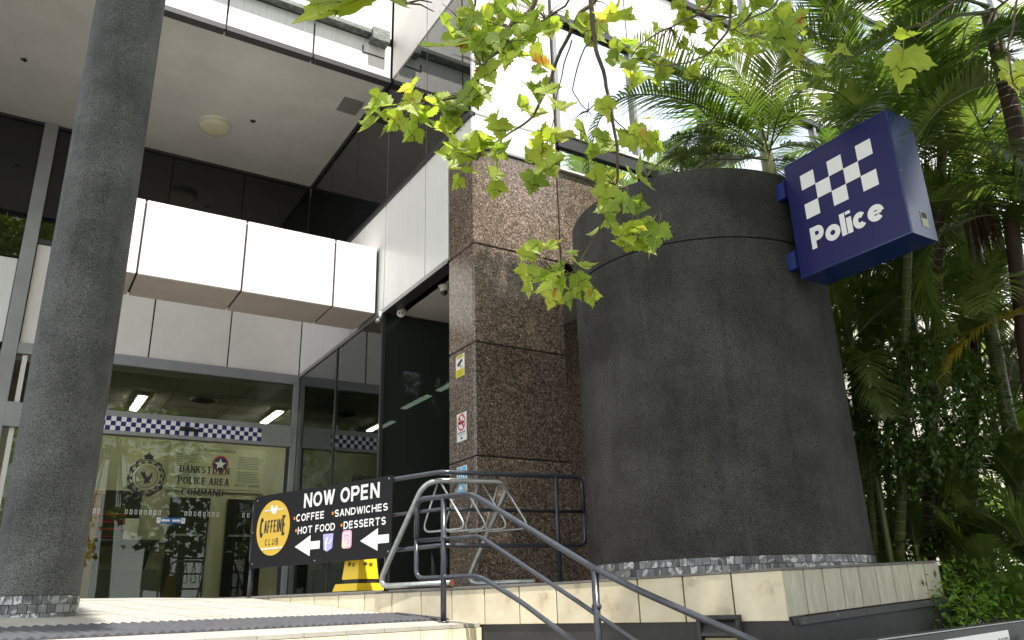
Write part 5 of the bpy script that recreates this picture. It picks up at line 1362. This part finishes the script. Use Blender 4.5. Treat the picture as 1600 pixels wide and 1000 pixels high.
pF = palm('tall palm behind, its crown against the white facade left of the sign corner', G((9.987, 5.861, 5.434)), (9.138, 5.239, 6.696), 7, r=.07, trunk='palmgreen', seed=18, elev=(-.5, .9), shaft=1.0)
pG = palm('tall palm with a bunch of orange fruit stalks under its crown', G((9.4, 4.657, 4.702)), (8.996, 4.183, 6.44), 9, r=.075, trunk='palmgreen', seed=19, elev=(-.6, .8), shaft=1.0, kind='coarse')
fb = MB(); fo = Vector((8.955, 4.063, 5.89))
for k in range(60):
    p = fo+Vector((rv.gauss(0, .06), rv.gauss(0, .06), rv.gauss(0, .05))); q = p+Vector((rv.gauss(0, .09), rv.gauss(0, .09), rv.uniform(-.28, -.05)))
    v, f = tubeg([p, p.lerp(q, .5)+Vector((rv.gauss(0, .02), 0, 0)), q], .005, 4); fb.add(v, f)
struct(fb.build('fruit_stalks', M['orange'] if False else M['woodyellow'], pG, fix=False), kind='stuff')
pH = palm('palm crown crowding the top right corner, nearest the camera', G((8.232, 2.872, 3.538)), (7.75, 2.595, 4.921), 6, r=.08, seed=20, elev=(-.7, .6), kind='bright')
pI = palm('palm half hidden behind the fibre skirt, crown level with the sign top', G((11.344, 5.544, 2.665)), (10.342, 4.742, 6.079), 8, r=.07, seed=25, elev=(-.7, .8))
pJ = palm('palm with a yellowing orange frond low at the right edge', G((9.632, 4.622, 0.254)), (9.071, 3.751, 3.173), 8, r=.07, seed=26, elev=(-.7, .6))
key_frond(pJ, [(9.008, 3.731, 2.717), (8.618, 3.861, 2.694), (8.249, 4.015, 2.578), (7.963, 4.169, 2.34), (7.75, 4.314, 2.015)], L=.5, n=50, mat='palmyellow', droop=.7, seed=31)
pK = palm('palm filling the gap between the sign and the drum, fronds below the sign', G((10.821, 6.833, 0.373)), (9.751, 5.853, 3.715), 11, r=.05, seed=27, elev=(-.6, .8), kind='palm', scale=.9)
pL = palm('palm behind the drum whose thin fronds show just above its rim at left', G((7.945, 7.225, 4.342)), (7.529, 6.85, 5.263), 5, r=.05, seed=28, elev=(.0, 1.0), kind='bright', scale=.85)
pM_ = palm('palm deep behind the sign, crown hidden by its top edge', G((9.152, 6.268, 4.221)), (8.838, 5.942, 5.468), 6, r=.055, seed=29, elev=(-.3, .9), kind='bright', scale=.8)
# understorey ferns and young palms
for (q, d_, n_, kk, sc_, lab) in (((8.073, 5.437, 3.035), 1, 11, 'bright', .62, 'bright feathery palm tuft at the drum edge right below the sign'),
                       ((8.913, 5.661, 2.738), 2, 12, 'palm', .7, 'mid-height palm tuft between the cane stems and the ringed trunk'),
                       ((10.033, 5.627, 3.233), 3, 13, 'palm', .85, 'palm tuft with fan-like dark fronds across the two ringed trunks'),
                       ((9.255, 4.664, 2.513), 4, 13, 'coarse', .75, 'coarse palm tuft below the dead fibre skirt'),
                       ((9.448, 4.546, 1.905), 5, 12, 'palm', .8, 'palm tuft at the right edge over the cream panels'),
                       ((8.868, 6.093, 1.774), 6, 12, 'fern', .8, 'dark feathery tuft low against the drum edge')):
    palm(lab, (q[0], q[1], Zb), q, n_, kk, 'palmgreen', .03, False, None, 'mid-height palms in the shady bed', 70+d_, name='young_palm', elev=(-.5, 1.1), scale=sc_)
US = [((1455,905,7.4), 1.0, 'fern', 'feathery young palm at the end of the cream tiled wall'),
      ((1500,935,6.6), 1.0, 'palm', 'spiky young palm low behind the near dark wall'),
      ((1560,955,6.4), .9, 'bright', 'lit yellow-green young palm in the bottom right corner'),
      ((1590,900,7.2), 1.1, 'palm', 'dark young palm at the right edge above the near wall'),
      ((1540,860,8.2), 1.1, 'fern', 'ferny young palm in front of the sunny hedge'),
      ((1430,840,8.8), 1.0, 'fern', 'dark ferny young palm against the trunks beside the tiled wall'),
      ((1480,780,9.4), 1.0, 'palm', 'young palm with grey-lit fronds among the trunks'),
      ((1600,760,8.6), 1.0, 'palm', 'young palm at the right edge below the yellow frond'),
      ((1475,880,8.0), .9, 'bright', 'small bright fern palm behind the end of the cream tiled wall'),
      ((1560,690,9.8), .9, 'coarse', 'broad-leaved young palm before the cream panels at right')]
USP = [(8.878, 5.18, 0.052), (8.272, 4.649, -0.164), (7.869, 4.182, -0.24), (8.623, 4.311, 0.117), (9.094, 4.925, 0.336), (8.565, 5.44, 0.499), (9.4, 5.479, 0.948), (9.282, 4.54, 0.974), (9.283, 5.327, 0.291), (10.226, 5.173, 1.636)]
for k, (u_, p) in enumerate(zip(US, USP)):
    palm(u_[3], (p[0], p[1], p[2]-.35), p, 12, u_[2], 'palmgreen', .025, False, None, 'young palms in the shady bed', 40+k, name='young_palm', elev=(.0, 1.15), scale=.46*u_[1])
gb = MB()

# leaf-clump shrubs
def leaf_quad(mb, p, n, t, L, W):
    t = t.normalized(); s = t.cross(n); s = s.normalized() if s.length > .01 else Vector((1, 0, 0)); u = s.cross(t)
    a, b_, c = p, p+t*L*.5+u*L*.05, p+t*L
    mb.add([a, b_-s*W/2, c, b_+s*W/2], [(0, 1, 2), (0, 2, 3)])
def shrub(name, label, cat, centre, rad, n, mat, L=.07, W=.032, seed=1, stems=5, group=None):
    R_ = random.Random(seed); c = Vector(centre); zb = c.z-rad[2]
    t = thing(name, label, cat, (c.x, c.y, zb), group)
    for k in range(stems):
        a = R_.uniform(0, 2*PI); q = c+Vector((rad[0]*.5*math.cos(a), rad[1]*.5*math.sin(a), rad[2]*.4))
        tube('stem', [(c.x+.1*math.cos(a), c.y+.1*math.sin(a), zb), ((c.x+q.x)/2, (c.y+q.y)/2, c.z-.1), q], .012, M['bark'], t, 6)
    mb = MB(); nc = max(8, n//26)
    for k in range(nc):
        while True:
            d = Vector((R_.uniform(-1, 1), R_.uniform(-1, 1), R_.uniform(-1, 1)))
            if .2 < d.length < 1: break
        d = d*(d.length**-.45)
        cc = c+Vector((d.x*rad[0], d.y*rad[1], d.z*rad[2])); cr2 = R_.uniform(.08, .2)
        for j in range(26):
            o_ = Vector((R_.gauss(0, 1), R_.gauss(0, 1), R_.gauss(0, .8)))*cr2*.7
            tt = (o_+Vector((0, 0, -.05))+Vector((R_.gauss(0, .08), R_.gauss(0, .08), R_.gauss(0, .08))))
            leaf_quad(mb, cc+o_, Vector((R_.gauss(0, .5), R_.gauss(0, .5), 1)), tt, L*R_.uniform(.7, 1.3), W*R_.uniform(.8, 1.2))
    struct(mb.build('crown', M[mat], t, fix=False), kind='stuff')
    return t
shrub('shrub', 'dense dark glossy-leaved shrub between the drum and the right-hand palms', 'shrub', (8.149, 4.884, 1.849), (.85, .7, .75), 5200, 'shrubleaf', .085, .04, 1)
shrub('shrub', 'lower dark shrub mass under the glossy shrub, above the cream tiled wall', 'shrub', (9.132, 5.614, 1.027), (.75, .7, .7), 3000, 'shrubleaf', .085, .04, 2)
shrub('shrub', 'dark shrub filling the shade at the right edge', 'shrub', (10.838, 5.586, 0.932), (.8, .6, .5), 1300, 'shrubleaf', .08, .036, 3)
shrub('hedge', 'sunlit bright green hedge seen through the gap under the palms', 'hedge', (11.749, 6.586, 1.066), (2.2, .5, .40), 5200, 'hedgeleaf', .09, .05, 4)
shrub('shrub', 'sunny light green shrub at the right edge beside the hedge', 'shrub', (10.446, 5.225, 0.286), (.9, .6, .45), 2600, 'hedgeleaf', .07, .04, 5)
shrub('shrub', 'dark leafy mass behind the trunks at drum-base height', 'shrub', (10.257, 6.622, 0.524), (1.3, .6, .7), 3600, 'shrubleaf', .085, .04, 6)
shrub('shrub', 'low dark ground shrub where the cream tiled wall ends', 'shrub', (7.866, 4.684, -0.239), (1.0, .8, .5), 4200, 'shrubleaf', .07, .03, 7)
shrub('shrub', 'small bright shrub just past the end of the cream tiled wall', 'shrub', (7.39, 4.442, -0.144), (.45, .4, .22), 1400, 'hedgeleaf', .06, .03, 8)
# ---- plane tree overhanging from above
OUTL = [(0, .03), (.11, -.05), (.23, -.13), (.28, -.05), (.41, -.10), (.40, .02), (.53, .05), (.44, .13), (.56, .21), (.59, .31), (.76, .43), (.59, .44), (.58, .54), (.46, .51), (.39, .58), (.31, .52), (.30, .62), (.33, .72), (.23, .73), (.22, .84), (.12, .85), (.08, .96), (0, 1.12)]
def leaf_mesh(k):
    R_ = random.Random(50+k); fold = R_.uniform(-.1, .55); curl = R_.uniform(-.1, .8); sk = R_.uniform(-.12, .12)
    def P(x, y):
        xx = x*R_.uniform(.94, 1.06); yy = y
        return Vector((xx+sk*y*y*.5, -(abs(x)*fold)+0.0-(yy*yy)*curl*.35-(x*x)*curl*.6, -yy))
    mb = MB(); cen = Vector((0, 0, -.30))
    # petiole joins at origin
    for sgn in (1, -1):
        o_ = [P(sgn*x, y) for x, y in OUTL]; mid = [P(sgn*x*.45, y*.62+.12) for x, y in OUTL]
        n = len(o_); vs = o_+mid; fs = []
        for i in range(n-1):
            q = (i, i+1, n+i+1, n+i); fs.append(q if sgn > 0 else q[::-1])
        vs2 = [P(0, .05+.9*i/6) for i in range(7)]
        mb.add(vs, fs)
        # inner fan to midrib
        mv = [P(0, .16+.62*i/(n-1)) for i in range(n)]
        mb.add(mid+mv, [((i, i+1, n+i+1, n+i) if sgn > 0 else (n+i, n+i+1, i+1, i)) for i in range(n-1)])
    v, f = tubeg([(0, 0, .38), (0, .03, .18), (0, 0, -.02), P(0, .4)], [.012, .011, .012, .006], 5, False); mb.add(v, f)
    me = mesh('leaf', mb.v, mb.f, M['leaf'], True); return me
LM = [leaf_mesh(k) for k in range(10)]
pt = thing('plane_tree', 'plane tree whose leafy branches hang into the top of the view', 'tree', (3.2, -2.6, -1.6))
v, f = tubeg([(3.2, -2.6, -1.6), (3.15, -2.55, 1), (3.0, -2.4, 3.6), (2.9, -2.1, 5.4)], [.26, .21, .18, .15], 16); obj('trunk', v, f, M['bark'], pt, True)
def br(pts, r0, r1, twist=True):
    pts = [Vector(p) for p in pts]; out = []
    for a, b_ in zip(pts, pts[1:]):
        for k in range(3): out.append(a.lerp(b_, k/3)+Vector((rv.gauss(0, .008), rv.gauss(0, .008), rv.gauss(0, .008))))
    out.append(pts[-1]); n = len(out)
    for _ in range(1): out = [out[0]]+[(out[i-1]+2*out[i]+out[i+1])/4 for i in range(1, n-1)]+[out[-1]]
    v, f = tubeg(out, [r0+(r1-r0)*i/(n-1) for i in range(n)], 7); obj('branch', v, f, M['bark'], pt, True); return out
TOP = Vector((2.9, -2.1, 5.4))
B = []
mains = [
 ([(1.633, 2.252, 2.644), (1.623, 2.324, 2.487), (1.586, 2.374, 2.423), (1.547, 2.42, 2.371), (1.529, 2.464, 2.293), (1.499, 2.51, 2.229), (1.463, 2.563, 2.156), (1.431, 2.605, 2.105), (1.38, 2.647, 2.08), (1.287, 2.709, 2.07), (1.206, 2.765, 2.06)], .013, .003),
 ([(2.125, 2.321, 2.936), (2.063, 2.439, 2.748), (2.005, 2.496, 2.701), (1.976, 2.554, 2.605), (1.952, 2.611, 2.503), (1.932, 2.673, 2.387), (1.911, 2.722, 2.3), (1.873, 2.783, 2.214), (1.8, 2.846, 2.172), (1.732, 2.918, 2.101), (1.688, 2.97, 2.044)], .013, .003),
 ([(1.941, 2.249, 2.788), (1.947, 2.32, 2.608), (1.963, 2.357, 2.496), (1.989, 2.376, 2.412), (2.035, 2.388, 2.314), (2.079, 2.408, 2.201), (2.121, 2.452, 2.033), (2.164, 2.484, 1.893), (2.166, 2.541, 1.755), (2.133, 2.625, 1.603), (2.078, 2.711, 1.48), (2.028, 2.776, 1.398)], .013, .003),
 ([(2.818, 2.175, 3.145), (2.829, 2.247, 2.956), (2.85, 2.288, 2.829), (2.8, 2.36, 2.73), (2.752, 2.413, 2.675), (2.672, 2.476, 2.646), (2.559, 2.549, 2.64)], .009, .003),
 ([(2.761, 2.21, 3.147), (2.74, 2.315, 2.927), (2.664, 2.388, 2.867), (2.585, 2.453, 2.832), (2.48, 2.543, 2.772), (2.423, 2.615, 2.686)], .008, .003),
 ([(1.903, 2.365, 2.867), (1.899, 2.439, 2.696), (1.863, 2.488, 2.634), (1.791, 2.547, 2.6), (1.733, 2.599, 2.564)], .007, .003),
 ([(1.331, 2.344, 2.577), (1.368, 2.386, 2.423), (1.369, 2.406, 2.372), (1.338, 2.447, 2.322), (1.297, 2.485, 2.293)], .006, .003),
 ([(2.902, 1.937, 2.988), (2.893, 2.025, 2.794), (2.846, 2.072, 2.75), (2.759, 2.148, 2.699), (2.71, 2.191, 2.671)], .007, .003),
 ([(2.852, 1.039, 2.219), (2.751, 1.157, 2.088), (2.697, 1.209, 2.044), (2.66, 1.243, 2.019), (2.633, 1.269, 1.997)], .005, .003),
 ([(3.107, 1.068, 2.365), (3.127, 1.136, 2.173), (3.128, 1.176, 2.077), (3.139, 1.209, 1.98), (3.181, 1.213, 1.907), (3.222, 1.208, 1.858)], .005, .003),
 ([(3.148, 1.787, 2.98), (3.123, 1.877, 2.801), (3.094, 1.926, 2.727), (3.008, 2.004, 2.67), (2.975, 2.044, 2.626)], .006, .003),
 ([(1.983, 2.556, 2.59), (1.976, 2.609, 2.473), (1.978, 2.669, 2.327), (1.979, 2.711, 2.225), (1.979, 2.752, 2.128)], .004, .002),
 ([(1.97, 2.371, 2.454), (1.929, 2.453, 2.317), (1.925, 2.491, 2.234), (1.967, 2.494, 2.163), (2.024, 2.477, 2.12)], .004, .002),
 ([(1.288, 2.711, 2.065), (1.258, 2.713, 2.105), (1.245, 2.708, 2.137), (1.254, 2.694, 2.158)], .002, .0015),
 ([(2.86, 2.292, 2.804), (2.951, 2.155, 2.695), (3.087, 2.097, 2.629), (3.228, 2.049, 2.532)], .004, .002),
 ([(2.091, 2.412, 2.173), (2.122, 2.428, 2.089), (2.187, 2.406, 2.045), (2.254, 2.376, 2.015)], .004, .002),
 ([(0.682, 1.627, 1.673), (0.707, 1.646, 1.59), (0.723, 1.647, 1.565)], .004, .002),
]
for pts, r0, r1 in mains: B.append(br(pts, r0, r1))
for k, o_ in enumerate(B):
    if k in (11, 12, 13, 14, 15): continue
    s0 = o_[0]; lift = Vector((s0.x, s0.y, s0.z+.6)); mid = TOP.lerp(s0, .55)+Vector((0, -.2, 1.0))
    ptsl = [TOP-Vector((0, 0, .2)), TOP.lerp(mid, .6)+Vector((0, -.1, .2)), mid, s0.lerp(mid, .3)+Vector((0, 0, .15)), s0]
    v, f = tubeg(ptsl, [.06, .035, .022, .016, mains[k][1]], 8); obj('branch', v, f, M['bark'], pt, True)
allp = [p for o_ in B for p in o_]
CL = [  # centre x, y, depth, half-width, half-height, count, leaf size
 [(0.72, 1.655, 1.55), (1.484, 2.451, 2.392), (1.311, 2.453, 2.348), (1.421, 2.542, 2.271), (1.545, 2.357, 2.226), (1.795, 2.521, 2.656), (1.246, 2.751, 2.032), (1.442, 2.613, 2.068), (1.635, 2.894, 2.006), (1.893, 2.721, 2.33), (1.979, 2.779, 2.064), (2.021, 2.43, 2.535), (2.006, 2.486, 2.126), (2.245, 2.39, 1.996), (2.168, 2.518, 1.804), (2.25, 2.53, 1.655), (1.937, 2.792, 1.498), (2.072, 2.732, 1.439), (2.701, 2.633, 2.825), (2.862, 2.369, 2.915), (2.608, 1.831, 2.487), (3.102, 2.056, 2.705), (3.213, 2.056, 2.539), (2.576, 1.21, 1.923), (3.158, 1.167, 2.052), (2.571, 2.629, 2.731), (2.736, 2.424, 2.973), (2.963, 2.238, 2.778), (1.566, 2.471, 2.521), (2.11, 2.429, 2.703)],
]
CP = CL[0]
CS = [(.09, .05, 6, .19), (.14, .08, 17, .125), (.09, .09, 8, .11), (.09, .10, 6, .125), (.06, .06, 3, .14), (.14, .06, 12, .11), (.15, .06, 18, .12), (.12, .07, 12, .13), (.11, .12, 16, .13), (.10, .10, 9, .105), (.07, .08, 7, .13), (.10, .09, 9, .12), (.11, .12, 9, .115), (.09, .10, 8, .14), (.08, .12, 9, .12), (.12, .09, 12, .13), (.09, .13, 14, .12), (.10, .08, 9, .11), (.20, .10, 24, .095), (.24, .10, 34, .10), (.10, .07, 7, .15), (.14, .06, 9, .09), (.08, .06, 8, .09), (.05, .05, 2, .15), (.03, .05, 2, .12), (.10, .06, 10, .09), (.14, .07, 14, .10), (.12, .08, 10, .10), (.1, .05, 8, .10), (.1, .05, 6, .1)]
RT_ = Vector((.852, -.523, 0)); 
twg = 0
for ci, (c, (hw, hh, n, sz)) in enumerate(zip(CP, CS)):
    c = Vector(c)
    for k in range(int(n*(1.0 if c.length < 3 else 1.05))):
        a, rr3 = rv.uniform(0, 2*PI), math.sqrt(rv.random())
        p = c+RT_*hw*1.25*rr3*math.cos(a)+Vector((0, 0, 1))*hh*1.2*rr3*math.sin(a)+Vector((.52, .85, 0))*rv.uniform(-.14, .14)
        s = sz*rv.uniform(.55, 1.02)
        yaw = math.radians(-32)+rv.gauss(0, .75); pit = rv.gauss(.15, .55); roll = rv.gauss(0, .75)
        rot = (Matrix.Rotation(yaw, 3, 'Z') @ Matrix.Rotation(-pit, 3, 'X') @ Matrix.Rotation(roll, 3, 'Y')).to_euler()
        link('leaf', LM[rv.randrange(10)], p, pt, rot, (s, s, s))
    near = min(allp, key=lambda q: (q-c).length)
    for j in range(min(7, 2+n//3)):
        e = c+RT_*hw*rv.uniform(-.9, .9)+Vector((0, 0, rv.uniform(-.3, 1)*hh))
        v, f = tubeg([near, near.lerp(e, .5)+Vector((0, 0, .01)), e], [.0035, .0025, .0015], 5); obj('twig', v, f, M['bark'], pt, True)
# unseen rest of the crown, leaf patches placed to shade column, drum and pillar
mb = MB(); base = LM[0]; bv = [v_.co.copy() for v_ in base.vertices]
simple_leaf = [(0, 0), (.35, .05), (.5, .4), (.2, .6), (0, 1), (-.2, .6), (-.5, .4), (-.35, .05)]
def canopy(x0, x1, q0, q1, z0, z1, n, dens=None, size=.15):
    k = 0; tries = 0
    while k < n and tries < n*8:
        tries += 1
        x = rv.uniform(x0, x1); z = rv.uniform(z0, z1); q = rv.uniform(q0, q1); y = q-.487*z
        if z < .437*x+.765*y+.7: continue
        if noise.noise(Vector((x*1.1, y*1.1, z*.6+ci)))+.2 < rv.uniform(-.25, .25): continue
        s = size*rv.uniform(.7, 1.3)
        rot = Euler((rv.gauss(0, .6), rv.gauss(0, .6), rv.uniform(0, 2*PI))).to_matrix()
        mb.add([Vector((x, y, z))+rot @ Vector((a*s, b_*s, -.15*abs(a)*s)) for a, b_ in simple_leaf], [tuple(range(8))]); k += 1
canopy(4.6, 7.7, 2.0, 6.9, 6.3, 10, 13000, size=.18)
canopy(7.7, 9.5, 2.0, 4.5, 6.3, 10, 250, size=.16)
canopy(4.0, 6.3, 6.9, 8.4, 7.5, 10, 2200, size=.16)
canopy(4.0, 6.3, 8.4, 9.6, 8, 10.5, 2200, size=.14)
canopy(-1.8, .62, 6.2, 8.3, 6.5, 10.5, 9000, size=.17)
canopy(-1.8, .6, 8.2, 10.8, 7.0, 12, 4500, size=.17)
canopy(-6, 9, -4, 3.4, 5.5, 9, 7000, size=.2)
canopy(2.6, 4.8, 2.5, 5.5, 6, 9, 900)
struct(mb.build('unseen_shade_crown', M['leaf'], pt, fix=False), kind='stuff')

# street trees across the road, mirrored in the glass
for k, (x, y, s) in enumerate(((-9, -16, 1.0), (-1, -19, 1.15), (8, -17, .95), (17, -18, 1.1), (27, -15, 1.0))):
    t = thing('street_tree', ['street tree across the road at far left behind the viewer', 'second street tree across the road behind the viewer', 'third street tree across the road behind the viewer', 'fourth street tree across the road behind the viewer', 'last street tree across the road, far right behind the viewer'][k], 'tree', (x, y, -1.6), 'street trees across the road')
    v, f = tubeg([(x, y, -1.6), (x+.1, y, 2), (x, y+.1, 5)], [.25, .2, .12], 10); obj('trunk', v, f, M['bark'], t, True)
    m2 = MB()
    for j in range(1500):
        d = Vector((rv.gauss(0, 1), rv.gauss(0, 1), rv.gauss(0, .8))).normalized()*rv.uniform(.5, 1)**.5
        p = Vector((x+d.x*3.4*s, y+d.y*3.0*s, 5.4+d.z*2.9*s)); sz = rv.uniform(.18, .42)
        rot = Euler((rv.uniform(0, 6), rv.uniform(0, 6), 0)).to_matrix()
        m2.add([p+rot @ Vector((a*sz, b_*sz, 0)) for a, b_ in simple_leaf], [tuple(range(8))])
    struct(m2.build('crown', M['streetleaf'], t, fix=False), kind='stuff')
